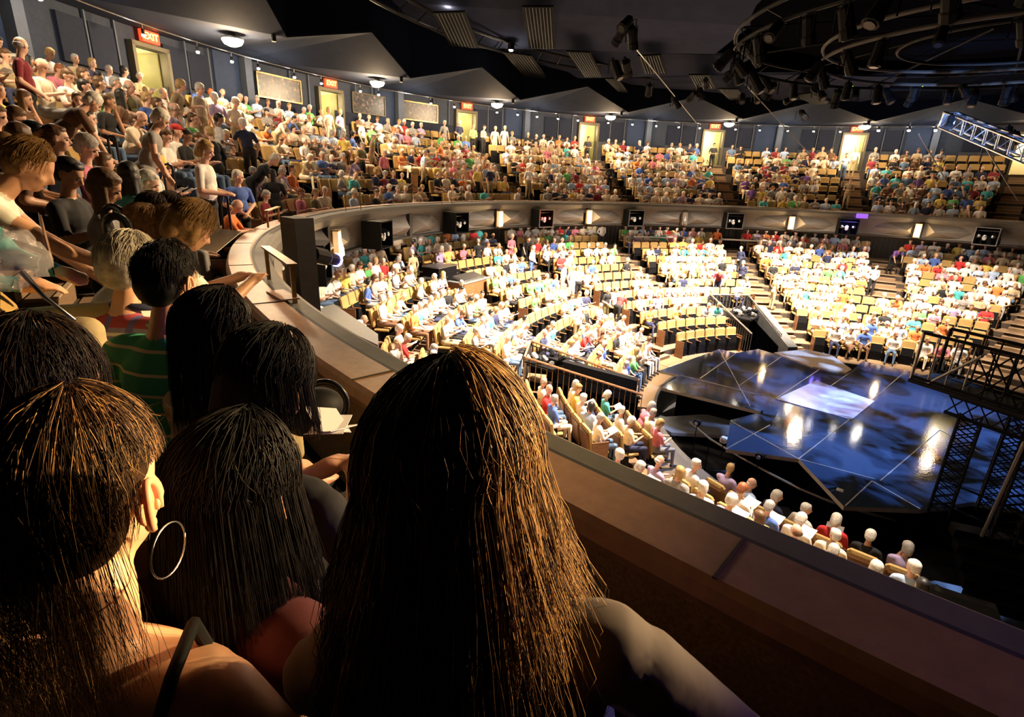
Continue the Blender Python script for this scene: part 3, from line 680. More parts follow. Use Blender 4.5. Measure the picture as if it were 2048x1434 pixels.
# long diagonal cables
for i, (a, b_) in enumerate((((1262, 85, 17.5), (1392, 245, 30)), ((1490, 168, 20), (1622, 312, 31)), ((1838, 268, 16), (1898, 372, 26)), ((1968, 290, 14.5), (2036, 402, 24)), ((1207, 282, 31), (1256, 312, 31)))):
    A_, B_ = ray(*a), ray(*b_); g = MB(); g.tube([Vector((0, 0, 0)), B_-A_], .02, M['pipe'], 5); c_ = g.build('stay_cable', loc=A_)
    tag(c_, ['long steel cable from the hanging lantern cluster down to the soffit', 'long steel cable slanting left of the rig', 'steel cable slanting in front of the right balcony block', 'rightmost steel cable slanting below the blue lit truss', 'short steel cable over the balcony seats left of the fifth door'][i], 'cable', 'slanting stay cables')

# ------------------------------------------------------------------ dome lamps, track and small cans of the balcony
for k in range(-1, 6):
    a = 119.84-20.4*k; q = pol(20.93, a, 3.5)
    t = empty('dome_lamp', q, R_(a), ['large glowing dome lamp on the soffit, nearest and largest', 'second large glowing dome lamp from the left, over the middle photograph', 'third glowing dome lamp from the left, beyond the third exit', 'fourth glowing dome lamp, over the middle of the balcony', 'fifth glowing dome lamp, right of the fifth exit sign', 'rightmost glowing dome lamp, over the crowded doorway'][k] if k >= 0 else 'glowing dome lamp outside the left edge', 'ceiling lamp', 'dome lamps under the balcony soffit')
    g = MB(); g.lathe([(.10, -.16), (.24, -.10), (.30, 0), (.28, .02)], (0, 0, 0), M['lamp'], 14); g.build('glass_bowl', t)
    g = MB(); g.lathe([(.31, 0), (.31, .05), (.12, .10), (.05, .26)], (0, 0, .02), M['steel'], 14); g.build('ceiling_mount', t)
    # hanging can
    q = pol(19.55, 120.0-20.4*k, 3.62)
    t = empty('hanging_can', q, 0, f'black cylinder can light hanging beside the {ORD[k+1] if k >= 0 else "hidden"} dome lamp from the left' if k >= 0 else 'black cylinder can light outside the left edge', 'ceiling light', 'cylinder cans below the soffit')
    g = MB(); g.lathe([(.07, -.16), (.075, .2)], (0, 0, 0), M['black'], 10); g.build('can', t)
    g = MB(); g.lathe([(.06, -.17), (.06, -.155)], (0, 0, 0), M['white_l'], 10); g.build('lens', t)
g = MB(); g.tube([pol(22.9, a, 3.66) for a in range(-20, 165, 3)], .02, M['steel'], 4); g.build('light_track', ceil)
tsz = MB(); tsz.lathe([(.035, -.10), (.05, .06)], (0, 0, 0), M['black'], 8); canm = tsz.mesh('can')
tsz = MB(); tsz.ell((0, 0, -.10), (.055, .055, .04), M['lamp_s'], 8, 5); lensm = tsz.mesh('lens')
tsz = MB(); tsz.tube([(0, 0, .06), (0, 0, .22)], .01, M['steel'], 4); stm = tsz.mesh('stem')
angs = [131, 122.8, 117.5, 113.8, 110.7, 106.2, 102.6, 97.1, 94.4, 86.3, 82.5, 75.4, 71.9, 68.6, 65.0, 61.6, 56.4, 52.3, 48.3, 44.6, 41.2, 35.5, 31.8, 27.6, 23.9, 20.2, 15.2, 11.4, 8.2]
for i, a in enumerate(angs):
    t = empty('track_spot', pol(22.9, a, 3.47 if a > 16 else 3.6), 0, f'{ORD[i+1] if i < 24 else "twenty-"+ORD[i-19]} small bright spot from the left on the rear wall track', 'spotlight', 'small spots along the rear wall track', 1 if a > 16 else 1.5)
    inst('can', canm, t); inst('lens', lensm, t); inst('stem', stm, t)
for k in range(-1, 6): lamp('wall_wash_light', 'POINT', pol(22.7, 119.8-20.4*k-10, 3.2), 26, (1, .9, .75), .06)
# downlights below the balcony, over the last rows
for i in range(18):
    a = 2+i*9.2; q = pol(18.4, a, -2.0); t = empty('under_balcony_downlight', q, 0, f'{ORD[18-i]} small round downlight from the left under the balcony', 'downlight', 'downlights under the balcony')
    g = MB(); g.lathe([(.07, -.02), (.07, .05)], (0, 0, 0), M['lamp_s'], 8); g.build('lens', t); g = MB(); g.lathe([(.10, -.01), (.10, .06)], (0, 0, .01), M['black'], 8); g.build('trim_ring', t)
    if i % 2: lamp('under_balcony_light', 'POINT', pol(18.4, a, -2.3), 22, WARM, .07)

# ------------------------------------------------------------------ lighting boxes hung on the balcony front
def light_box(a, idx):
    lab = {2: 'black lighting box on balcony front, nearest to the viewer below the brass rail', 3: 'open black lighting box on the balcony front left of the first large facet', 4: 'open black lighting box, second along the balcony front', 5: 'black framed lighting box glowing red in the middle of the balcony front'}
    keys = {1: 'nearest black lighting box on the balcony front beside the brass rail', 2: 'large open black lighting box left of the faceted front, second nearest', 3: 'open black lighting box third along the balcony front', 4: 'black framed lighting box with a red glowing lantern', 5: 'white framed lighting box right of the red one', 6: 'white framed lighting box above the orange shirted person', 7: 'black lighting box with violet and blue lit lanterns', 8: 'rightmost lighting box, silvery, at the edge of the photograph'}
    t = empty('lighting_box', pol(16.52, a, -1.86), R_(a), keys[idx], 'lighting box', 'lighting boxes on the balcony front')
    fr = M['steel'] if idx >= 4 and idx != 7 else M['black']
    g = MB(); W2, H2, D2 = .45, .40, .34
    g.box((.30, 0, 0), (.03, .9, .8), M['black'])
    for z in (-H2, H2): g.box((0, 0, z), (.62, .92, .03), M['black'])
    for y in (-W2, W2): g.box((0, y, 0), (.62, .03, .8), M['black'])
    g.build('case', t)
    g = MB()
    for z in (-H2, H2): g.box((-.31, 0, z), (.03, .94, .035), fr)
    for y in (-W2, W2): g.box((-.31, y, 0), (.03, .035, .82), fr)
    g.build('front_frame', t)
    g = MB(); g.tube([(-.05, -.44, .25), (-.05, .44, .25)], .02, M['steel'], 5); g.build('hanging_bar', t)
    for k, y in enumerate((-.24, .06, .28)):
        g = MB(); g.lathe([(.06, 0), (.09, .04), (.09, .24), (.075, .28)], (-.02, y, .12-.12*k % .2), M['blackg'] if k != 1 else M['white_l'], 8, (-1, .2*(k-1), -.5)); g.build('lantern', t)
        mlens = M['red_l'] if (idx == 4 and k == 1) else M['blue_l'] if (idx == 7 and k == 1) else M['alu']
        g = MB(); g.ell((-.27, y, -.0), (.03, .07, .07), mlens, 8, 5); g.build('lens', t)
for idx, a in enumerate(EXITS):
    if 1 <= idx <= 8: light_box(a-(-.6 if idx > 2 else 0)+.9, idx)
lamp('red_lantern_light', 'POINT', pol(15.95, 80, -1.8), 5, (1, .02, .02), .05); lamp('blue_lantern_light', 'POINT', pol(15.95, 18.4, -1.8), 6, (.2, .15, 1), .05)
g = MB(); g.box((0, 0, 0), (.3, .5, .22), mat('violet_lit_case', (.2, .1, .5), .5, emit=(.3, .1, .9), estr=.6)); tag(g.build('moving_head_lantern', loc=pol(16.6, 17.2, -1.28), rot=(0, 0, R_(17))), 'violet glowing moving lantern standing on top of the violet lit box', 'stage light')
# near box with long lantern and blue lens
t = empty('profile_lantern', ray(620, 508, 7.6), 0, 'long black profile lantern with violet rim beside the near brass rail', 'stage light')
dv = (ray(650, 520, 8.0)-ray(595, 508, 7.4)).normalized()
g = MB(); g.lathe([(.07, 0), (.12, .05), (.12, .35), (.09, .42), (.09, .62)], (0, 0, 0), M['black'], 10, dv); g.build('housing', t)
g = MB(); g.lathe([(.10, .62), (.10, .66)], (0, 0, 0), M['blue_l'], 10, dv); g.build('lens', t)
g = MB(); g.box((-.1, .1, -.25), (.28, .4, 1.5), M['fascia_dk']); g.build('bracket', t)

# stage gobo washes: cold blue leaf pattern thrown from the rig
def gobo(loc, tgt, e, col, spot, sc_, th=.5):
    o = lamp('gobo_light', 'SPOT', loc, e, col, .02, tgt, spot, .3); L = o.data; L.use_nodes = True; nt = L.node_tree
    em = [n_ for n_ in nt.nodes if n_.type == 'EMISSION'][0]
    tc = nt.nodes.new('ShaderNodeTexCoord'); mp = nt.nodes.new('ShaderNodeMapping'); mp.inputs['Scale'].default_value = (1, 1, 1)
    sx = nt.nodes.new('ShaderNodeSeparateXYZ'); nt.links.new(tc.outputs['Normal'], sx.inputs[0])
    dx = nt.nodes.new('ShaderNodeMath'); dx.operation = 'DIVIDE'; nt.links.new(sx.outputs[0], dx.inputs[0]); nt.links.new(sx.outputs[2], dx.inputs[1])
    dy = nt.nodes.new('ShaderNodeMath'); dy.operation = 'DIVIDE'; nt.links.new(sx.outputs[1], dy.inputs[0]); nt.links.new(sx.outputs[2], dy.inputs[1])
    cx = nt.nodes.new('ShaderNodeCombineXYZ'); nt.links.new(dx.outputs[0], cx.inputs[0]); nt.links.new(dy.outputs[0], cx.inputs[1])
    n_ = nt.nodes.new('ShaderNodeTexNoise'); n_.inputs['Scale'].default_value = sc_; n_.inputs['Detail'].default_value = 3; n_.inputs['Distortion'].default_value = 1.2; nt.links.new(cx.outputs[0], n_.inputs['Vector'])
    r = nt.nodes.new('ShaderNodeMapRange'); r.inputs[1].default_value = th-.04; r.inputs[2].default_value = th+.06; nt.links.new(n_.outputs['Fac'], r.inputs[0])
    nt.links.new(r.outputs[0], em.inputs['Strength'])
gobo((-.5, -2.5, 3.0), (-.6, 1.4, ZS), 9000, (.25, .45, 1.0), 66, 4.5, .47)
gobo((-2.0, 3.5, 3.0), (-1.2, 1.0, ZS), 5000, (.32, .5, 1.0), 50, 7.0, .50)
lamp('trap_light', 'SPOT', (1.5, -1.0, 3.0), 3000, (.6, .6, 1.0), .03, (*on(1655, 800), ZS), 15, .2)

# ------------------------------------------------------------------ human figures: one continuous remeshed body each
def capsule(p0, p1, r0, r1, n=10):
    b_ = MB(); p0, p1 = Vector(p0), Vector(p1); d = p1-p0; L = max(d.length, 1e-4)
    prof = [(max(1e-4, r0*math.sin(t)), -r0*math.cos(t)) for t in (0.05, .6, 1.1)] + [(r0, 0), (r1, L)] + [(max(1e-4, r1*math.cos(t)), L+r1*math.sin(t)) for t in (.5, 1.0, 1.5)]
    b_.lathe(prof, p0, None, n, d.normalized() if d.length > 1e-4 else (0, 0, 1)); return b_.v, b_.f
def ellips(c, rad, rot=None, n=12, k=8):
    b_ = MB(); b_.ell(c, rad, None, n, k, rot); return b_.v, b_.f
HEADS = {}
def head_prims(H, rot, add, ears=True):
    def q(v_): return H + rot @ Vector(v_)
    add('e', q((-.004, 0, .022)), (.094, .074, .094), rot, 'skin'); add('e', q((.030, 0, -.045)), (.060, .054, .070), rot, 'skin')
    add('e', q((.052, 0, -.085)), (.030, .030, .026), rot, 'skin'); add('c', q((.082, 0, .008)), q((.104, 0, -.028)), .010, .015, 'skin')
    add('e', q((.070, 0, .026)), (.022, .050, .014), rot, 'skin')
    for s in (-1, 1):
        if ears: add('e', q((-.004, s*.077, -.012)), (.020, .010, .032), rot, 'skin')
        add('e', q((.055, s*.034, -.035)), (.026, .024, .024), rot, 'skin')
    add('e', q((.082, 0, -.060)), (.010, .024, .009), rot, 'lip')
def hair_prims(H, rot, kind, add):
    def q(v_): return H + rot @ Vector(v_)
    if kind == 'bald':
        add('e', q((-.040, 0, -.008)), (.066, .079, .052), rot, 'hair'); return
    if kind == 'cap':
        add('e', q((-.004, 0, .062)), (.100, .084, .072), rot, 'cap'); add('e', q((.10, 0, .055)), (.05, .06, .010), rot, 'cap'); add('e', q((-.04, 0, .0)), (.062, .078, .06), rot, 'hair'); return
    puff = {'short': 1.0, 'puffy': 1.12, 'long': 1.05, 'bun': 1.0, 'bob': 1.08}[kind]
    add('e', q((-.018, 0, .042)), (.093*puff, .082*puff, .084*puff), rot, 'hair'); add('e', q((-.045, 0, -.012)), (.062*puff, .078*puff, .075*puff), rot, 'hair')
    add('e', q((.036, 0, .078)), (.044, .060*puff, .032), rot, 'hair')
    if kind == 'bun': add('e', q((-.115, 0, .06)), (.038, .038, .036), rot, 'hair')
    if kind == 'bob':
        for s in (-1, 1): add('c', q((-.015, s*.060, .02)), q((.0, s*.064, -.085)), .031, .029, 'hair')
        add('c', q((-.07, 0, 0)), q((-.07, 0, -.08)), .060, .052, 'hair')
    if kind == 'long':
        dn = lambda a_, d_: q(a_) + Vector(d_)
        for s in (-1, 1): add('c', q((-.02, s*.060, .02)), dn((-.02, s*.066, .0), (0, 0, -.20)), .030, .027, 'hair')
        for y in (.030, -.030): add('c', q((-.046, y, 0)), q((-.046, y*1.3, 0)) + (rot @ Vector((-.015, 0, 0))) + Vector((0, 0, -.27)), .043, .038, 'hair')
def pose_prims(ps, hq=False, girth=1.0):
    """ps: hip height, lean, twist, head yaw/pitch, elbows, wrists, knees, ankles (in the figure's own frame)"""
    P_ = []
    def add(*a): P_.append(a)
    hz = ps['hip']; ln = R_(ps.get('lean', 0)); hip = Vector((0, 0, hz)); g_ = girth
    Rl = Matrix.Rotation(R_(ps.get('twist', 0)), 3, 'Z') @ Matrix.Rotation(ln, 3, 'Y') @ Matrix.Rotation(R_(ps.get('side', 0)), 3, 'X')
    T = lambda v_: hip + Rl @ Vector(v_)
    skirt = ps.get('dress'); top = 'shirt'
    add('e', T((-.01, 0, .03)), (.135*g_, .175*g_, .12), Rl, 'pants' if not skirt else 'shirt')
    add('e', T((.012, 0, .20)), (.118*g_, .148*g_, .17), Rl, top); add('e', T((.005, 0, .39)), (.118*g_, .168, .15), Rl, 'skin' if ps.get('tank') else top)
    add('c', T((-.005, -.145*ps.get('shw', 1), .475)), T((-.005, .145*ps.get('shw', 1), .475)), .062, .062, top if not ps.get('tank') else 'skin')
    add('e', T((-.01, 0, .50)), (.06, .10, .05), Rl, 'skin' if ps.get('tank') else top)
    add('c', T((-.008, 0, .50)), T((.016, 0, .62)), .054, .047, 'skin')
    H = T((.030, 0, .715-ps.get('nk', 0))); Rh = Rl @ Matrix.Rotation(-ln*.7, 3, 'Y') @ Matrix.Rotation(R_(ps.get('hyaw', 0)), 3, 'Z') @ Matrix.Rotation(R_(ps.get('hpitch', 8)), 3, 'Y')
    head_prims(H, Rh, add, not ps.get('noear'))
    slv = ps.get('sleeve', .6); 
    for i, s in enumerate((1, -1)):
        sh = T((-.005, s*.185*ps.get('shw', 1), .465-ps.get('drop', 0))); el = Vector(ps['el'][i]); wr = Vector(ps['wr'][i])
        if ps.get('rel'): el = T(el); wr = T(wr)
        up_, sk = ('shirt', 'skin') if slv < 1.5 else ('shirt', 'shirt')
        if ps.get('tank'): up_ = 'skin'
        if 0 < slv < 1 and up_ == 'shirt':
            mid = sh.lerp(el, slv+.15); add('c', sh, mid, .055, .050, 'shirt'); add('c', mid, el, .043, .038, 'skin')
        else: add('c', sh, el, .054, .042, up_)
        add('c', el, wr, .040, .027, sk if slv < 1.5 else 'shirt')
        d = (wr-el).normalized(); palm = wr + d*.05
        add('c', wr, palm, .027, .030, 'skin')
        if not hq: add('c', palm, palm + d*.07, .028, .018, 'skin')
        else:
            side_ = d.cross(Vector((0, 0, 1))); side_ = side_.normalized() if side_.length > .1 else Vector((0, 1, 0)); nrm = side_.cross(d).normalized()
            for k in range(4):
                o_ = side_*(.030-.019*k)*1.0; L_ = (.040, .046, .043, .034)[k]
                k1 = palm+o_+d*L_; k2 = k1 + (d*.8-nrm*.6).normalized()*L_*.75
                add('c', palm+o_*.9-d*.01, k1, .0105, .0095, 'skin'); add('c', k1, k2, .0095, .008, 'skin')
            t1 = palm + side_*(.035*-s)*1.1; add('c', wr+d*.02+side_*(-.018*s), t1, .012, .0105, 'skin'); add('c', t1, t1+d*.035, .0105, .0085, 'skin')
    for i, s in enumerate((1, -1)):
        h0 = hip + Rl @ Vector((.0, s*.085, -.0)); kn = Vector(ps['kn'][i]); an = Vector(ps['an'][i])
        if skirt:
            add('c', h0, kn, .092*g_, .080, 'shirt'); add('c', kn, kn.lerp(an, .35), .075, .08, 'shirt'); add('c', kn.lerp(an, .3), an, .048, .034, 'skin')
        else: add('c', h0, kn, .088*g_, .060, 'pants'); add('c', kn, an, .056, .042, 'pants' if not ps.get('shorts') else 'skin')
        add('c', an+Vector((-.03, 0, -.045)), an+Vector((.13, 0, -.06)), .036, .034, 'shoe')
    return P_, H, Rh
ROLES = ['skin', 'shirt', 'pants', 'shoe', 'hair', 'lip', 'cap']
TS = bpy.data.scenes.new('figure_workshop'); TVL = TS.view_layers[0]
with bpy.context.temp_override(scene=TS, view_layer=TVL): TDG = bpy.context.evaluated_depsgraph_get()
def solidify_prims(P_, vox, target, smooth=2):
    vs, fs = [], []
    for a in P_:
        if a[0] == 'e': v_, f_ = ellips(a[1], a[2], a[3])
        else: v_, f_ = capsule(a[1], a[2], a[3], a[4])
        o = len(vs); vs += v_; fs += [tuple(o+q for q in x) for x in f_]
    me = bpy.data.meshes.new('tmp'); me.from_pydata([tuple(x) for x in vs], [], fs); ob = bpy.data.objects.new('tmp', me); TS.collection.objects.link(ob)
    m_ = ob.modifiers.new('r', 'REMESH'); m_.mode = 'VOXEL'; m_.voxel_size = vox
    if smooth: m_ = ob.modifiers.new('s', 'SMOOTH'); m_.iterations = smooth; m_.factor = .5
    dg = TDG; dg.update(); n = len(ob.evaluated_get(dg).data.polygons)*2
    if target and n > target:
        m_ = ob.modifiers.new('d', 'DECIMATE'); m_.ratio = target/n; dg.update()
    t = bpy.data.meshes.new_from_object(ob.evaluated_get(dg)); bpy.data.objects.remove(ob); bpy.data.meshes.remove(me)
    t.calc_loop_triangles(); V_ = np.empty(len(t.vertices)*3, 'f'); t.vertices.foreach_get('co', V_); V_ = V_.reshape(-1, 3)
    F_ = np.empty(len(t.loop_triangles)*3, 'i'); t.loop_triangles.foreach_get('vertices', F_); F_ = F_.reshape(-1, 3); bpy.data.meshes.remove(t)
    C_ = V_[F_].mean(1); best = np.full(len(C_), 9.); role = np.zeros(len(C_), 'i')
    for a in P_:
        if a[0] == 'e':
            M3 = np.array(a[3] if a[3] is not None else Matrix.Identity(3)); L_ = (C_-np.array(a[1])) @ M3; r_ = np.array(a[2])
            k0 = np.linalg.norm(L_/r_, axis=1); d_ = (k0-1)*r_.min(); rr = ROLES.index(a[4])
        else:
            p0, p1 = np.array(a[1]), np.array(a[2]); pa = C_-p0; ba = p1-p0; h = np.clip(pa@ba/max(1e-9, ba@ba), 0, 1)
            d_ = np.linalg.norm(pa-h[:, None]*ba, axis=1)-(a[3]+(a[4]-a[3])*h); rr = ROLES.index(a[5])
        m2 = d_ < best-1e-6; best[m2] = d_[m2]; role[m2] = rr
    return V_, F_, role
def mesh_from(V_, F_, mi, mats, name, smooth=True):
    me = bpy.data.meshes.new(name); me.vertices.add(len(V_)); me.vertices.foreach_set('co', np.ascontiguousarray(V_, 'f').ravel())
    n = len(F_); me.loops.add(n*3); me.loops.foreach_set('vertex_index', np.ascontiguousarray(F_, 'i').ravel()); me.polygons.add(n)
    me.polygons.foreach_set('loop_start', np.arange(0, n*3, 3, dtype='i')); me.polygons.foreach_set('loop_total', np.full(n, 3, 'i'))
    for m_ in mats: me.materials.append(m_)
    me.polygons.foreach_set('material_index', np.ascontiguousarray(mi, 'i')); me.polygons.foreach_set('use_smooth', np.full(n, smooth)); me.update(); me.validate(); return me

def SIT(**k):
    d = dict(hip=.50, lean=2, hyaw=0, hpitch=12, el=[(.06, .25, .72), (.06, -.25, .72)], wr=[(.27, .10, .66), (.27, -.10, .66)], kn=[(.44, .13, .52), (.44, -.13, .52)], an=[(.46, .14, .11), (.46, -.14, .11)], sleeve=.6); d.update(k); return d
def STD(**k):
    d = dict(hip=.92, lean=3, hyaw=0, hpitch=10, el=[(.0, .27, 1.14), (.0, -.27, 1.14)], wr=[(.10, .26, .92), (.10, -.26, .92)], kn=[(.03, .10, .50), (.02, -.10, .50)], an=[(-.02, .11, .11), (-.02, -.11, .11)], sleeve=.6); d.update(k); return d
POSES = dict(
 read=SIT(hpitch=28, el=[(.07, .24, .74), (.07, -.24, .74)], wr=[(.29, .11, .80), (.29, -.11, .80)]),
 lap=SIT(hyaw=18, hpitch=6), crossed=SIT(hyaw=-22, hpitch=0, el=[(.08, .24, .76), (.08, -.24, .76)], wr=[(.20, -.06, .80), (.18, .06, .77)]),
 lean=SIT(lean=24, hpitch=20, el=[(.32, .22, .70), (.32, -.22, .70)], wr=[(.46, .05, .72), (.46, -.05, .72)]),
 chin=SIT(lean=8, hyaw=25, hpitch=12, el=[(.20, .17, .72), (.06, -.25, .72)], wr=[(.18, .05, 1.06), (.27, -.08, .66)]),
 turn=SIT(lean=4, twist=28, hyaw=38, hpitch=2, wr=[(.24, .20, .66), (.27, -.02, .66)]),
 turnr=SIT(lean=3, twist=-26, hyaw=-40, hpitch=3), talk=SIT(hyaw=48, hpitch=5),
 cross_leg=SIT(hpitch=22, kn=[(.42, .10, .58), (.44, -.06, .52)], an=[(.60, -.12, .38), (.46, -.14, .11)], wr=[(.30, .10, .78), (.30, -.08, .76)]))
SPOSES = dict(
 stand=STD(), hold=STD(hpitch=22, el=[(.03, .25, 1.13), (.03, -.25, 1.13)], wr=[(.25, .08, 1.10), (.25, -.08, 1.10)]),
 reach=STD(lean=14, hyaw=20, el=[(.22, .26, 1.20), (.02, -.27, 1.13)], wr=[(.42, .22, 1.22), (.10, -.26, .92)]),
 bend=STD(lean=42, hpitch=30, el=[(.42, .22, 1.06), (.40, -.22, 1.02)], wr=[(.50, .18, .82), (.50, -.18, .80)]),
 walk=STD(lean=6, kn=[(.16, .09, .52), (-.04, -.10, .50)], an=[(.14, .10, .11), (-.26, -.10, .14)], wr=[(.16, .24, .96), (-.02, -.28, .94)]),
 side=STD(hyaw=55, hpitch=14, wr=[(.2, .02, .98), (.2, -.02, .98)]), dress=STD(lean=20, hpitch=28, dress=1, sleeve=.08, el=[(.16, .24, 1.10), (.16, -.24, 1.10)], wr=[(.26, .14, .88), (.26, -.14, .88)]),
 usher=STD(hpitch=5, el=[(-.04, .26, 1.15), (-.04, -.26, 1.15)], wr=[(.12, .06, 1.0), (.12, -.06, 1.0)], sleeve=2))
ALLP = dict(POSES); ALLP.update(SPOSES)
_bc = {}
def body_arr(pose, lvl):
    k = (pose, lvl)
    if k not in _bc:
        P_, H, Rh = pose_prims(ALLP[pose], lvl == 'near'); vox, tgt = {'lo': (.026, 430), 'mid': (.018, 2200), 'near': (.0115, 9000)}[lvl]
        V_, F_, r_ = solidify_prims(P_, vox, tgt)
        if lvl != 'lo':       # eyes and brows
            g = MB()
            for s in (-1, 1):
                g.ell(H + Rh @ Vector((.080, s*.031, -.006)), (.009, .012, .008), None, 6, 4, Rh); g.box(H + Rh @ Vector((.088, s*.032, .016)), (.010, .030, .006), None, Rh)
            T_ = [(f[0], f[a], f[a+1]) for f in g.f for a in range(1, len(f)-1)]
            F_ = np.concatenate([F_, np.array(T_, 'i')+len(V_)]); V_ = np.concatenate([V_, np.array(g.v, 'f')]); r_ = np.concatenate([r_, np.full(len(T_), 7, 'i')])
        _bc[k] = ((V_, F_, r_), H, Rh)
    return _bc[k]
_hc = {}
def hair_arr(pose, kind, lvl):
    k = (pose, kind, lvl)
    if k not in _hc:
        _, H, Rh = body_arr(pose, lvl); P_ = []; hair_prims(H, Rh, kind, lambda *a: P_.append(a)); vox, tgt = {'lo': (.022, 90), 'mid': (.014, 600), 'near': (.010, 3000)}[lvl]
        _hc[k] = solidify_prims(P_, vox, tgt)
    return _hc[k]
_bm, _hm = {}, {}
def role_mats(shirt, pants, skin, hair, cap='red'): return [M['s_'+skin], M['c_'+shirt], M['c_'+pants], M['shoe'], M['h_'+hair], M['lip'], M['c_'+cap], M['eye']]
def person(pose, loc, rz, shirt, pants, skin, hairc, hairk, label, group, scale=1.0, lvl='mid', cap='red'):
    kb = (pose, shirt, pants, skin, lvl)
    if kb not in _bm: (V_, F_, r_), _, _ = body_arr(pose, lvl); _bm[kb] = mesh_from(V_, F_, r_, role_mats(shirt, pants, skin, 'grey'), 'body')
    kh = (pose, hairk, hairc, lvl, cap)
    if kh not in _hm: V_, F_, r_ = hair_arr(pose, hairk, lvl); _hm[kh] = mesh_from(V_, F_, r_, role_mats(shirt, pants, skin, hairc, cap), 'hair')
    o = inst('person', _bm[kb], None, loc, rz, scale); inst('cap' if hairk == 'cap' else 'hair', _hm[kh], o); tag(o, label, 'person', group)
    return o
HWORD = dict(white='white', grey='grey', brown='brown', dark='black', blond='blond', auburn='auburn')

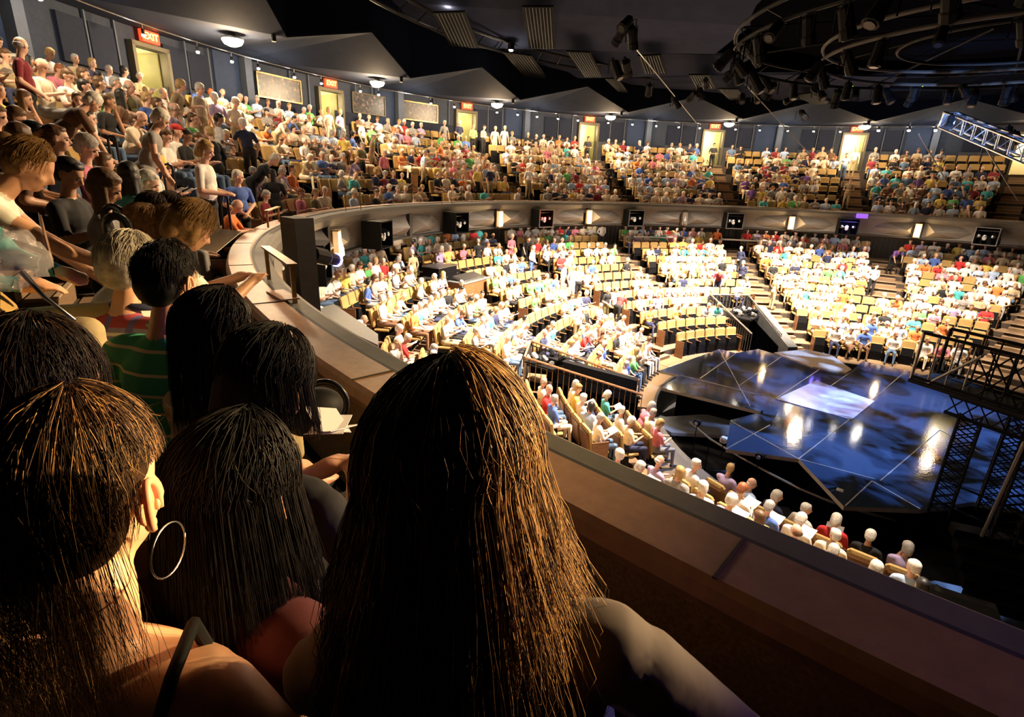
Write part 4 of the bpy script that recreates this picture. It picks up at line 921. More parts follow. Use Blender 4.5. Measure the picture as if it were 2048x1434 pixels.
# custom people: pixel-free table of (tier, posture, bearing, radius, floor, facing, pose, shirt, pants, skin, hair, style, scale, label)
CUSTOM = [
 ('S', 20.87, 141.98, -0.1, 20, 'side', 'maroon', 'black', 'pale', 'grey', 'bald', 1.13, 'bald man in dark red sweater standing at the far left edge', 'red'),
 ('S', 19.61, 148.6, -0.83, 30, 'bend', 'brown', 'brown', 'pale', 'white', 'puffy', 1.13, 'white-haired person in brown coat bending at the left edge', 'red'),
 ('T', 21.21, 138.9, 0.23, 0, 'read', 'cream', 'grey', 'pale', 'auburn', 'bald', 1.13, 'balding man in pale shirt reading a red booklet, back row left', 'red'),
 ('T', 21.0, 137.93, 0.13, 0, 'read', 'white', 'denim', 'pale', 'brown', 'short', 1.13, 'boy in white tee with brown hair, back row left', 'red'),
 ('T', 21.17, 135.71, 0.27, 0, 'lap', 'cream', 'denim', 'pale', 'brown', 'short', 1.13, 'light brown haired person in cream top, back row left', 'red'),
 ('T', 20.65, 138.38, -0.06, 0, 'lap', 'white', 'denim', 'pale', 'dark', 'short', 1.13, 'dark-haired man in white tee second row from the top left', 'red'),
 ('T', 20.89, 135.91, 0.12, -20, 'turn', 'green', 'denim', 'pale', 'brown', 'short', 1.13, 'man with glasses in green top, back row left', 'red'),
 ('T', 21.04, 133.47, 0.24, 0, 'lap', 'grey', 'denim', 'pale', 'grey', 'short', 1.13, 'grey-haired man in grey shirt at the back wall left of exit', 'red'),
 ('T', 20.97, 132.45, 0.23, 0, 'lap', 'olive', 'denim', 'pale', 'grey', 'bald', 1.13, 'bald man in olive jacket just left of the first doorway', 'red'),
 ('T', 20.07, 142.46, -0.43, 0, 'turnr', 'white', 'denim', 'pale', 'brown', 'long', 1.13, 'woman in white top, long brown hair, leaning back at left', 'red'),
 ('T', 20.2, 139.3, -0.31, 0, 'chin', 'black', 'black', 'tan', 'brown', 'short', 1.13, 'boy in black shirt resting face on hand', 'red'),
 ('T', 20.49, 136.01, -0.1, 0, 'turn', 'brown', 'black', 'tan', 'dark', 'long', 1.13, 'dark-haired girl in brown top looking out', 'red'),
 ('T', 19.54, 145.75, -0.77, 0, 'lap', 'black', 'khaki', 'pale', 'dark', 'short', 1.13, 'young man in black jacket and khaki trousers holding a cup', 'red'),
 ('S', 18.49, 149.35, -1.2, 10, 'dress', 'grey', 'grey', 'pale', 'white', 'puffy', 1.13, 'white-haired woman in sleeveless grey dress standing and leaning over', 'red'),
 ('T', 19.76, 140.26, -0.53, 0, 'lean', 'cream', 'denim', 'pale', 'brown', 'bald', 1.13, 'man in cream tee leaning forward beside the grey dress', 'red'),
 ('T', 18.72, 154.77, -1.24, 0, 'read', 'pink', 'khaki', 'pale', 'grey', 'puffy', 1.13, 'grey-haired person in pink-red top looking down', 'red'),
 ('T', 18.88, 155.72, -1.17, -40, 'talk', 'denim', 'black', 'pale', 'brown', 'short', 1.13, 'boy in blue tee with short dark hair, left side', 'red'),
 ('T', 19.01, 158.42, -1.18, 0, 'turn', 'brown', 'black', 'tan', 'brown', 'long', 1.11, 'long-haired woman gazing up at the left edge', 'red'),
 ('T', 19.05, 155.77, -1.15, -40, 'lap', 'black', 'black', 'tan', 'dark', 'long', 1.13, 'black-haired person in black beside the left edge', 'red'),
 ('T', 18.53, 161.58, -1.44, -20, 'read', 'black', 'black', 'tan', 'dark', 'short', 1.09, 'dark-haired man with glasses in black, looking down at left', 'red'),
 ('T', 18.28, 163.02, -1.57, 0, 'read', 'grey', 'black', 'tan', 'brown', 'long', 1.13, 'brown-haired woman with glasses reading at left', 'red'),
 ('T', 18.22, 158.18, -1.51, 10, 'turn', 'teal', 'black', 'pale', 'dark', 'long', 1.13, 'girl with long black hair in teal top looking back', 'red'),
 ('T', 18.12, 156.4, -1.59, 0, 'read', 'cream', 'grey', 'pale', 'white', 'short', 1.13, 'white-haired man in striped shirt beside the teal girl', 'red'),
 ('T', 20.54, 132.85, -0.01, 0, 'lap', 'blue', 'denim', 'pale', 'blond', 'short', 1.13, 'blond boy in blue at the foot of the first doorway', 'red'),
 ('T', 20.33, 132.82, -0.12, 0, 'lap', 'white', 'denim', 'pale', 'brown', 'short', 1.13, 'brown-haired boy in white right of the blond boy', 'red'),
 ('T', 20.21, 132.06, -0.17, 10, 'chin', 'lilac', 'denim', 'pale', 'grey', 'bald', 1.13, 'bald man in lilac shirt with hand on face', 'red'),
 ('T', 19.81, 131.62, -0.37, 0, 'lap', 'green', 'denim', 'pale', 'brown', 'short', 1.13, 'boy in bright green tee below the standing couple', 'red'),
 ('T', 19.28, 137.29, -0.76, 0, 'lap', 'white', 'denim', 'pale', 'brown', 'cap', 1.13, 'youth in red baseball cap and white tee', 'red'),
 ('T', 19.29, 140.01, -0.81, 0, 'lap', 'black', 'denim', 'tan', 'dark', 'short', 1.13, 'youth in black tee left of the red cap', 'red'),
 ('T', 19.11, 140.05, -0.9, 0, 'read', 'white', 'denim', 'pale', 'brown', 'short', 1.13, 'brown-haired youth in white looking down, left of red cap', 'red'),
 ('T', 19.15, 136.94, -0.83, 0, 'read', 'black', 'denim', 'dark', 'dark', 'short', 1.13, 'dark-haired youth in black right of the red cap', 'red'),
 ('T', 19.04, 136.13, -0.87, 0, 'read', 'grey', 'denim', 'pale', 'brown', 'short', 1.13, 'brown-haired youth in grey tee, two right of the red cap', 'red'),
 ('S', 20.62, 129.27, -0.0, 10, 'reach', 'khaki', 'khaki', 'pale', 'blond', 'puffy', 1.13, 'woman in olive-khaki outfit standing right of the first doorway', 'red'),
 ('S', 20.57, 126.46, 0.03, 0, 'stand', 'cream', 'khaki', 'pale', 'white', 'puffy', 1.13, 'white-haired man in pale cardigan standing by the wall', 'red'),
 ('S', 21.03, 122.34, 0.01, 170, 'stand', 'lilac', 'denim', 'pale', 'white', 'short', 1.13, 'white-haired man in lilac shirt standing with back turned', 'red'),
 ('S', 20.89, 120.76, -0.05, -20, 'side', 'cream', 'khaki', 'pale', 'white', 'cap', 1.13, 'man in cream cap and cream jacket standing by the pilaster', 'cream'),
 ('S', 19.76, 128.51, -0.74, 40, 'hold', 'white', 'black', 'dark', 'dark', 'short', 1.13, 'dark-haired usher in white shirt standing in the aisle', 'red'),
 ('S', 19.06, 133.35, -1.15, 170, 'usher', 'black', 'black', 'pale', 'blond', 'short', 1.13, 'blond usher in black vest standing with back turned', 'red'),
 ('S', 17.7, 149.89, -1.65, -10, 'hold', 'white', 'black', 'pale', 'blond', 'bob', 1.13, 'fair-haired woman in white blouse and black skirt holding papers', 'red'),
 ('S', 19.76, 124.27, -0.69, 150, 'reach', 'navy', 'black', 'pale', 'white', 'puffy', 1.13, 'white-haired woman in navy jacket holding a programme', 'red'),
 ('S', 21.47, 113.65, 0.13, 20, 'bend', 'cream', 'khaki', 'pale', 'white', 'bald', 1.0, 'man in cream shirt bending in the aisle', 'red'),
 ('S', 17.7, 142.15, -1.88, -50, 'side', 'blue', 'black', 'pale', 'white', 'short', 1.03, 'white-haired woman in blue polo standing behind the rail', 'red'),
 ('S', 17.84, 133.06, -1.81, 120, 'side', 'black', 'black', 'tan', 'dark', 'long', 1.0, 'dark figure in black standing by the rail beside blue polo', 'red'),
 ('S', 18.41, 132.6, -1.45, 20, 'bend', 'black', 'black', 'pale', 'white', 'short', 1.13, 'white-haired person in black tee leaning over a seat', 'red'),
 ('S', 20.57, 106.12, -0.35, 160, 'reach', 'yellow', 'brown', 'pale', 'grey', 'short', 1.0, 'man in yellow sweater standing in profile, left balcony aisle', 'red'),
 ('S', 22.55, 102.88, 0.7, 0, 'stand', 'cream', 'cream', 'pale', 'blond', 'puffy', 1.0, 'woman in long cream tunic standing at the second doorway', 'red'),
 ('S', 22.54, 101.27, 0.7, 10, 'side', 'lilac', 'denim', 'pale', 'blond', 'short', 1.0, 'person in pale lilac shirt standing right of the cream tunic', 'red'),
 ('S', 21.84, 99.8, 0.33, 20, 'stand', 'white', 'black', 'pale', 'grey', 'short', 1.0, 'man in bright white shirt standing below the second photograph', 'red'),
 ('S', 19.92, 105.76, -0.7, 0, 'hold', 'olive', 'black', 'pale', 'grey', 'short', 1.0, 'man in dark patterned shirt standing with a booklet', 'red'),
 ('S', 19.5, 103.33, -0.92, 0, 'stand', 'pink', 'black', 'pale', 'white', 'short', 1.0, 'person in pink shirt and black trousers standing with a bag', 'red'),
 ('S', 20.7, 101.49, -0.28, 30, 'walk', 'khaki', 'khaki', 'pale', 'grey', 'short', 1.0, 'man in tan shirt and trousers walking down the aisle', 'red'),
 ('S', 19.76, 95.39, -0.78, 60, 'walk', 'pale_blue', 'khaki', 'pale', 'grey', 'short', 1.0, 'walking person in pale blue top and khaki trousers', 'red'),
 ('S', 18.78, 87.74, -1.31, 0, 'stand', 'yellow', 'black', 'pale', 'grey', 'bald', 1.0, 'man in yellow shirt standing behind the rail', 'red'),
 ('S', 18.84, 84.96, -1.27, 0, 'stand', 'navy', 'khaki', 'pale', 'grey', 'bald', 1.0, 'man in navy shirt and khaki trousers standing behind the rail', 'red'),
 ('S', 19.03, 76.81, -1.17, 0, 'stand', 'white', 'khaki', 'pale', 'white', 'short', 1.0, 'man in white shirt and khaki trousers at the foot of the aisle', 'red'),
 ('S', 19.71, 59.61, -0.81, 0, 'usher', 'black', 'black', 'pale', 'white', 'short', 1.0, 'usher in black vest standing in the aisle below the fourth exit', 'red'),
 ('S', 21.2, 69.15, -0.01, 0, 'stand', 'pink', 'black', 'pale', 'grey', 'bald', 1.0, 'person in raspberry shirt standing among the middle balcony rows', 'red'),
 ('S', 22.66, 59.94, 0.76, 0, 'hold', 'black', 'black', 'tan', 'dark', 'short', 1.0, 'dark-haired usher standing in the fourth doorway', 'red'),
 ('S', 22.68, 38.68, 0.77, 0, 'hold', 'black', 'black', 'tan', 'dark', 'short', 1.0, 'usher in black standing in the fifth doorway', 'red'),
 ('S', 19.15, 18.87, -1.11, 0, 'hold', 'khaki', 'khaki', 'pale', 'auburn', 'short', 1.0, 'person in khaki coat standing on the right aisle stairs', 'red'),
 ('S', 21.88, 19.04, 0.35, 0, 'stand', 'pale_blue', 'denim', 'pale', 'dark', 'short', 1.0, 'person in pale blue standing in the rightmost doorway', 'red'),
 ('S', 22.61, 17.65, 0.73, 0, 'stand', 'white', 'khaki', 'pale', 'grey', 'short', 1.0, 'tall person in white standing in the rightmost doorway', 'red'),
 ('S', 22.93, 84.13, 0.91, 0, 'stand', 'grey', 'grey', 'pale', 'white', 'short', 1.0, 'person in grey standing left of the third doorway', 'red'),
 ('S', 23.14, 81.3, 1.01, 0, 'side', 'navy', 'black', 'pale', 'white', 'puffy', 1.0, 'white-haired person in navy standing at the third doorway', 'red'),
 ('S', 22.9, 79.38, 0.89, 0, 'hold', 'yellow', 'black', 'pale', 'blond', 'bob', 1.0, 'blond person in yellow standing right of the third doorway', 'red'),
 ('S', 22.92, 77.59, 0.9, 20, 'hold', 'grey', 'black', 'pale', 'brown', 'short', 1.0, 'person in grey vest standing in the group by the blue wall', 'red'),
 ('S', 23.11, 73.73, 1.0, 0, 'stand', 'white', 'white', 'pale', 'white', 'short', 1.0, 'person in white at the right end of the standing group', 'red'),
 ('S', 22.93, 75.62, 0.91, 0, 'stand', 'cream', 'cream', 'pale', 'grey', 'short', 1.0, 'person in cream second from right end of the standing group', 'red'),
 ('T', 17.78, 128.45, -1.84, 0, 'read', 'pink', 'grey', 'pale', 'auburn', 'short', 1.0, 'auburn-haired person in bright pink, front row by the rail', 'red'),
 ('T', 17.74, 125.71, -1.86, 0, 'read', 'olive', 'black', 'pale', 'blond', 'short', 1.0, 'fair person in dark olive reading, front row by the rail', 'red'),
 ('T', 17.65, 118.09, -1.9, 0, 'read', 'pale_blue', 'grey', 'pale', 'white', 'puffy', 1.0, 'white-haired person in pale blue, front row by the rail', 'red'),
 ('T', 17.61, 113.52, -1.93, 0, 'read', 'black', 'black', 'pale', 'brown', 'short', 1.0, 'person in black tee leaning, front row by the rail', 'red'),
 ('S', 17.05, 108.43, -4.52, 170, 'stand', 'khaki', 'olive', 'pale', 'white', 'short', 1.0, 'man in tan shirt with shoulder strap, back turned, left orchestra aisle', 'red'),
 ('S', 14.13, 83.4, -5.34, 20, 'stand', 'cream', 'white', 'pale', 'white', 'bald', 1.0, 'man in cream jacket in the middle orchestra aisle', 'red'),
 ('S', 13.77, 82.48, -5.44, -10, 'stand', 'white', 'white', 'pale', 'white', 'puffy', 1.0, 'person all in white right of the cream jacket', 'red'),
 ('S', 13.61, 81.23, -5.48, 160, 'usher', 'white', 'black', 'pale', 'grey', 'short', 1.0, 'grey-haired usher in dark vest and white sleeves, middle aisle', 'red'),
 ('S', 16.03, 84.04, -4.81, 20, 'side', 'white', 'blue', 'pale', 'grey', 'puffy', 1.0, 'person in white top and blue trousers standing', 'red'),
 ('S', 17.54, 80.88, -4.38, -20, 'bend', 'black', 'black', 'pale', 'grey', 'bald', 1.0, 'man in black suit bending over a seat', 'red'),
 ('S', 17.44, 84.23, -4.41, 0, 'hold', 'pink', 'pink', 'pale', 'white', 'puffy', 1.0, 'white-haired woman in dusty pink standing', 'red'),
 ('S', 17.19, 92.52, -4.48, 160, 'stand', 'black', 'black', 'pale', 'grey', 'short', 1.0, 'person in black jacket, back turned, left rear orchestra', 'red'),
 ('S', 11.04, 99.2, -6.2, 170, 'stand', 'white', 'khaki', 'pale', 'white', 'bald', 1.0, 'man in white shirt and khaki trousers, back turned, centre', 'red'),
 ('S', 11.3, 81.12, -6.13, 100, 'bend', 'red', 'black', 'pale', 'white', 'short', 1.0, 'person in red top and black trousers bending', 'red'),
 ('S', 11.59, 83.29, -6.05, 0, 'side', 'black', 'olive', 'pale', 'white', 'bob', 1.0, 'fair-haired woman in black vest and olive trousers', 'red'),
 ('S', 9.82, 102.44, -6.54, 180, 'stand', 'brown', 'brown', 'pale', 'auburn', 'short', 1.0, 'person in dusty brown jacket, back turned, centre aisle', 'red'),
 ('S', 13.96, 51.03, -5.39, 170, 'stand', 'white', 'khaki', 'pale', 'white', 'short', 1.0, 'person in white shirt with navy belt pack, back turned', 'red'),
 ('S', 13.24, 46.29, -5.59, -30, 'bend', 'maroon', 'navy', 'pale', 'grey', 'short', 1.0, 'person in maroon top bending near the right centre aisle', 'red'),
 ('S', 13.82, 40.07, -5.42, -60, 'usher', 'navy', 'black', 'pale', 'white', 'short', 1.0, 'usher in navy vest on the right centre stairs', 'red'),
 ('S', 15.78, 37.97, -4.88, -60, 'usher', 'navy', 'black', 'pale', 'grey', 'bald', 1.0, 'second usher in navy vest, one flight higher', 'red'),
 ('S', 14.5, 14.06, -5.23, 20, 'usher', 'white', 'black', 'pale', 'dark', 'short', 1.0, 'usher in white shirt and black trousers on the right stairs', 'red'),
 ('S', 18.4, 39.84, -4.14, 160, 'stand', 'orange', 'black', 'pale', 'grey', 'bald', 1.0, 'person in bright orange shirt at the rear of the orchestra', 'red'),
 ('S', 12.22, 35.24, -5.87, 100, 'side', 'khaki', 'khaki', 'pale', 'grey', 'short', 1.0, 'person in tan standing right of the centre stairs', 'red'),
 ('S', 17.72, 10.53, -4.33, 30, 'bend', 'purple', 'black', 'pale', 'blond', 'bob', 1.0, 'person in purple top bending at the top right stairs', 'red'),
 ('S', 18.83, 61.73, -4.02, 0, 'usher', 'white', 'black', 'pale', 'grey', 'bald', 1.0, 'usher in white shirt with arms folded in the lit rear doorway', 'red')]
taken = []      # where someone stands or sits already: (screen-free) world points of heads
for (kind, R, ph, z, yw, pose, shirt, pants, skin, hair, style, s, lab, capc) in CUSTOM:
    q = pol(R, ph, z); person(pose, q, R_(ph+180+yw), shirt, pants, skin, hair, style, lab, None, s, 'near' if pix(q)[2] < 15 else 'mid', cap=capc)
    taken.append((q+Vector((0, 0, 1.1)), .42 if kind == 'T' else .5))

# ---- seats
def seat_meshes():
    b1 = MB(); b1.rbox((-.245, 0, .73), (.10, .485, .56), M['gold'], .05, (0, -.16, 0)); b1.box((-.19, 0, .60), (.012, .30, .010), M['riser'], (0, -.16, 0))
    b2 = MB(); b2.rbox((-.300, 0, .62), (.03, .46, .60), M['wood'], .03, (0, -.16, 0))
    cdn = MB(); cdn.rbox((.03, 0, .385), (.44, .46, .08), M['gold'], .03)
    cup = MB(); cup.rbox((-.13, 0, .53), (.08, .45, .36), M['gold'], .03, (0, -.25, 0)); cup.box((-.085, 0, .53), (.012, .43, .34), M['black'], (0, -.25, 0))
    arm = MB(); arm.rbox((-.02, .262, .60), (.34, .045, .035), M['wood'], .012); arm.box((-.05, .262, .33), (.24, .03, .52), M['black'])
    bs = MB(); bs.box((-.12, 0, .17), (.20, .46, .34), M['black'])
    end = MB(); end.box((-.03, .285, .36), (.42, .025, .70), M['wood'])
    return [x.mesh(n, n in ('x',)) for x, n in ((b1, 'backrest'), (b2, 'back_shell'), (cdn, 'seat_cushion'), (cup, 'seat_cushion'), (arm, 'armrest'), (bs, 'base'), (end, 'end_panel'))]
SB, SS, SCD, SCU, SA, SBS, SE = seat_meshes()
def tri_arrays(meshes):
    Vs, Fs, Ms, mats, o = [], [], [], [], 0
    for me in meshes:
        me.calc_loop_triangles(); v_ = np.empty(len(me.vertices)*3, 'f'); me.vertices.foreach_get('co', v_); v_ = v_.reshape(-1, 3)
        f_ = np.empty(len(me.loop_triangles)*3, 'i'); me.loop_triangles.foreach_get('vertices', f_); f_ = f_.reshape(-1, 3)
        mi = np.empty(len(me.loop_triangles), 'i'); me.loop_triangles.foreach_get('material_index', mi)
        mp = []
        for m_ in me.materials:
            if m_ not in mats: mats.append(m_)
            mp.append(mats.index(m_))
        Vs.append(v_); Fs.append(f_+o); Ms.append(np.array(mp)[mi]); o += len(v_)
    return np.concatenate(Vs), np.concatenate(Fs), np.concatenate(Ms), mats
SEAT_OPEN = tri_arrays([SB, SS, SCD, SA, SBS]); SEAT_UP = tri_arrays([SB, SS, SCU, SA, SBS])

# ---- seat map
# empty stretches of seats: (tier, row from, row to, bearing from, bearing to)
EMPTY = []
import json
EMPTY_PX = [(655, 590, 735, 640), (640, 655, 700, 700), (1138, 515, 1268, 590), (1050, 610, 1125, 665), (1300, 620, 1490, 692), (1040, 535, 1105, 560), (885, 515, 990, 560), (885, 480, 960, 505), (1010, 545, 1050, 580), (1240, 590, 1300, 625),
            (1085, 700, 1130, 740), (1400, 560, 1480, 600), (1900, 640, 2048, 690), (1700, 585, 1750, 605), (1640, 700, 1680, 720), (1145, 475, 1250, 495), (1265, 485, 1330, 497), 
            (1445, 300, 1530, 335), (1630, 340, 1730, 395), (1880, 300, 2000, 335), (1880, 350, 1900, 380), (540, 300, 600, 330), (780, 280, 880, 300), (365, 415, 520, 470), (920, 375, 1010, 402), (660, 390, 700, 410), (1170, 300, 1210, 320)]
EPOL = []      # the same stretches turned once into seat areas on the tiers
def occupied(P, tier):
    x, y, z = pix(P)
    for a, b_, c_, d_ in EMPTY_PX:
        if a <= x <= c_ and b_ <= y <= d_: return random.random() < .12
    return random.random() < (.93 if tier == 'B' else .86)
seats = []
def blocks(k, tier):
    if tier == 'B': R, z = brow(k); gaps = [(a-math.degrees(.60/R), a+math.degrees(.60/R)) for a in EXITS]
    else:
        R, z = lrow(k); gaps = [(a-math.degrees(.66/R), a+math.degrees(.66/R)) for a in LA if not (a in HALF and k < 5)]
        if R < RV+.3: gaps += [V1, V2]
    gaps = sorted(gaps); out = []; cur = -16 if tier == 'B' else -14
    for g0, g1 in gaps:
        if g0 > cur: out.append((cur, g0))
        cur = max(cur, g1)
    out.append((cur, 186 if tier == 'L' else 172)); return R, z, out
for tier, n in (('B', NB), ('L', NL)):
    for k in range(n):
        R, z, bl = blocks(k, tier); w_ = math.degrees(.545/R)
        for bi, (p0, p1) in enumerate(bl):
            if tier == 'B' and k == NB-1 and False: continue
            m_ = int((p1-p0-.3)/w_)
            if m_ < 1: continue
            st0 = (p0+p1)/2 - (m_-1)*w_/2
            for i in range(m_):
                a = st0+i*w_
                if tier == 'L' and k in (6, 7, 8) and 100 < a < 104: continue
                P_ = pol(R, a, z); hx, hy, hz = pix(P_+Vector((0, 0, .85)))
                if hz < 1.2 or not (-70 < hx < 2120 and -40 < hy < 1470): continue
                if tier == 'B' and (a > 161 and R < 20): continue
                if hz < 3.6: continue
                if tier == 'L':       # under the near rail or the balcony floor
                    d = P_+Vector((0, 0, 1.0))-CAMP; t_ = (-1.1)/d.z; q = CAMP+d*t_
                    if 0 < t_ < 1 and math.hypot(q.x, q.y) > 17.25: continue
                    if k in (7, 8) and 103 < a < 106.5: continue
                seats.append(dict(P=P_, a=a, k=k, tier=tier, b=bi, i=i, n=m_, x=hx, y=hy, z=hz))
BL_B = ['beyond the left edge', 'left of the first doorway', 'between first and second doorways', 'between second and third doorways', 'between third and fourth doorways', 'between fourth and fifth doorways', 'between fifth and sixth doorways', 'right of the last doorway', 'far right', 'far right']
def where(s):
    if s['tier'] == 'B':
        j = min(range(len(EXITS)), key=lambda q: abs(EXITS[q]-10.2-s['a']))       # bay between EXITS[j] and j+1
        bay = {0: 'nearest bay', 1: 'bay before first doorway', 2: 'wide photograph bay', 3: 'bay after second doorway', 4: 'bay after third doorway', 5: 'bay after fourth doorway', 6: 'bay after fifth doorway', 7: 'bay after last doorway'}.get(j, 'rightmost bay')
        return f'balcony {ORD[s["k"]+1]} row, {bay}'
    a = s['a']; bl = [(152.5, 'nearest wedge'), (126.5, 'left wedge'), (104.5, 'wedge left of centre'), (81.5, 'wedge before centre stairs'), (59.5, 'wedge after centre stairs'), (36.3, 'wedge behind second pit'), (11.3, 'right wedge')]
    w_ = 'rightmost wedge'
    for lim, nm in bl:
        if a > lim: w_ = nm; break
    return f'orchestra {ORD[s["k"]+1]} row, {w_}'
SHW = dict(pale_blue='pale blue')
pal_L = ['white']*9+['cream']*4+['pale_blue']*2+['pink', 'red', 'teal', 'yellow', 'navy', 'black', 'grey', 'lilac', 'blue', 'khaki', 'orange', 'green']
pal_B = ['white']*5+['cream']*4+['pale_blue']*2+['pink', 'red', 'teal', 'yellow', 'navy', 'navy', 'black', 'black', 'grey', 'grey', 'lilac', 'blue', 'khaki', 'khaki', 'orange', 'green', 'brown', 'maroon', 'olive']
pal_R = ['navy', 'black', 'grey', 'khaki', 'denim', 'green', 'maroon', 'blue', 'white', 'white', 'cream', 'brown', 'teal', 'purple', 'grey', 'pale_blue', 'yellow']
PNT = ['khaki', 'black', 'navy', 'grey', 'denim', 'cream', 'brown']
pk = list(POSES); pw = [6, 3, 2, 2, 2, 2, 2, 3, 2]
for s in seats:
    P_ = s['P']; hd = P_+Vector((0, 0, 1.2)); free = True
    for q, r in taken:
        if (q-hd).length < r+.12 or ((q-hd).dot(_F) < 0 and abs(pix(q)[0]-pix(hd)[0]) < 12 and abs(pix(q)[1]-pix(hd)[1]) < 14 and (q-hd).length < 1.6): free = False
    s['occ'] = free and occupied(P_+Vector((0, 0, .9)), s['tier'])
    big = FPX/s['z']; s['rank'] = big
    hid = (690 < s['x'] < 1120 and s['y'] > 730) or (s['x'] < 640 and s['y'] > 800) or (360 < s['x'] < 620 and s['y'] > 590) or s['x'] < -20 or s['x'] > 2070 or s['y'] > 1400
    s['hid'] = hid
def drops(s): return .0
persons = sorted([s for s in seats if s['occ'] and not s['hid']], key=lambda s: -s['rank'])
N_IND = 285 - len(CUSTOM)
ind = set(id(s) for s in persons[:N_IND])
gold_e = sorted([s for s in seats if not s['hid']], key=lambda s: -(s['rank']*(1.0 if s['occ'] else 2.2)))
sind = set(id(s) for s in gold_e[:290])
stuffP, stuffS, papers = [], [], []
used_lab = {}
def uniq(base, s):
    side = ['left', 'right'][s['i'] < s['n']/2]
    j = s['n']-1-s['i'] if s['i'] >= s['n']/2 else s['i']
    pos = f'{ORD[min(j+1, 24)]} from {"left" if s["i"] >= s["n"]/2 else "right"}'
    l = f'{base} {pos}, {where(s)}'
    w_ = l.split()
    return l if len(w_) <= 16 else ' '.join(w_)
for s in seats:
    facing = R_(s['a']+180)
    if id(s) in sind:
        t = empty('theatre_seat', s['P'], facing, None, 'seat', 'gold velour theatre seats')
        occ = s['occ']
        l = uniq('taken seat,' if occ else 'empty gold seat,', s); tag(t, l)
        inst('backrest', SB, t); inst('back_shell', SS, t); inst('seat_cushion', SCD if occ else SCU, t); inst('armrest', SA, t); inst('base', SBS, t)
        if s['i'] in (0, s['n']-1):
            o = inst('end_panel', SE, t)
            if s['i'] == s['n']-1: o.location = (0, -.57, 0)
    else: stuffS.append(s)
    if s['occ']:
        right = s['tier'] == 'B' and s['a'] < 37
        shirt = random.choice(pal_R if right else pal_B if s['tier'] == 'B' else pal_L); pants = random.choice(PNT); skin = random.choices(['pale', 'tan', 'dark'], [8, 2, .4])[0]
        young = s['tier'] == 'B' and (s['a'] > 128 or right)
        hair = random.choices(['white', 'grey', 'brown', 'dark', 'blond', 'auburn'], [1, 1, 4, 4, 2, 1] if young else [8, 5, 2, 1.2, 2.5, .6])[0]
        style = random.choices(['short', 'bald', 'puffy', 'long', 'bob'], [5, .4, 2, 3, 1] if young else [5, 2.5, 4, .4, 1.6])[0]
        pose = random.choices(pk, pw)[0]; sc = random.uniform(.97, 1.06) * (1.0)
        s.update(shirt=shirt, pants=pants, skin=skin, hair=hair, style=style, pose=pose, rz=facing+random.uniform(-.16, .16), sc=sc)
        if id(s) in ind:
            hw = 'bald' if style == 'bald' else HWORD[hair]+'-haired'
            person(pose, s['P'], s['rz'], shirt, pants, skin, hair, style, uniq(f'{hw} person in {shirt.replace("_", " ")},', s), 'seated audience members', sc, 'mid' if s['z'] < 17 else 'lo')
        else: stuffP.append(s)
        if pose in ('read', 'cross_leg') and random.random() < .8: papers.append(s)

# ---- the crowd past the three hundred nearest, and their seats, as one object each
MATL = []
def mid(m_):
    if m_ not in MATL: MATL.append(m_)
    return MATL.index(m_)
def xf(V_, P_, rz, sc):
    c_, s_ = math.cos(rz)*sc, math.sin(rz)*sc; o = np.empty_like(V_); o[:, 0] = V_[:, 0]*c_-V_[:, 1]*s_+P_[0]; o[:, 1] = V_[:, 0]*s_+V_[:, 1]*c_+P_[1]; o[:, 2] = V_[:, 2]*sc+P_[2]; return o
VV, FF, MM, off = [], [], [], 0
for s in stuffP:
    for (V_, F_, r_) in (body_arr(s['pose'], 'lo')[0], hair_arr(s['pose'], s['style'], 'lo')):
        mp = np.array([mid(m_) for m_ in role_mats(s['shirt'], s['pants'], s['skin'], s['hair'])])
        VV.append(xf(V_, s['P'], s['rz'], s['sc'])); FF.append(F_+off); MM.append(mp[r_]); off += len(V_)
o = inst('audience_crowd', mesh_from(np.concatenate(VV), np.concatenate(FF), np.concatenate(MM), MATL, 'audience_crowd'))
tag(o, 'distant seated audience filling the far orchestra wedges and far balcony rows', 'crowd', None, 'stuff')
VV, FF, MM, off = [], [], [], 0
for s in stuffS:
    V_, F_, m_, mats = SEAT_OPEN if s['occ'] else SEAT_UP
    VV.append(xf(V_, s['P'], R_(s['a']+180), 1)); FF.append(F_+off); MM.append(m_); off += len(V_)
o = inst('seat_rows', mesh_from(np.concatenate(VV), np.concatenate(FF), np.concatenate(MM), SEAT_OPEN[3], 'seat_rows', False))
tag(o, 'distant gold velour theatre seats in the far orchestra wedges and balcony rows', 'seats', None, 'stuff')
# programmes held open on laps
g = MB(); 
for sg in (-1, 1): g.box((0, sg*.072, .012), (.20, .145, .004), M['paper'], (sg*.17, 0, 0))
prog = g.mesh('programme'); g = MB(); g.box((0, .0, 0), (.19, .004, .012), M['paper_r']); 
PT = tri_arrays([prog]); VV, FF, MM, off = [], [], [], 0; np_i = 0
papers.sort(key=lambda s: -s['rank'])
for s in papers:
    _, H, Rh = body_arr(s['pose'], 'lo'); d = Matrix.Rotation(s['rz'], 3, 'Z'); q = s['P'] + d @ (Vector((.40, 0, .84)) if s['pose'] == 'read' else Vector((.40, .01, .82)))*s['sc']
    if np_i < 70 and not s['hid']:
        np_i += 1; t = empty('programme', q, s['rz'], uniq('open white programme,', s), 'programme', 'programmes held by the audience'); inst('page', prog, t).rotation_euler = (0, -.5, 0)
    else:
        V_, F_, m_, mats = PT; Rm = np.array(Matrix.Rotation(-.5, 3, 'Y')); V2_ = V_ @ Rm.T
        VV.append(xf(V2_, q, s['rz'], 1)); FF.append(F_+off); MM.append(m_); off += len(V_)
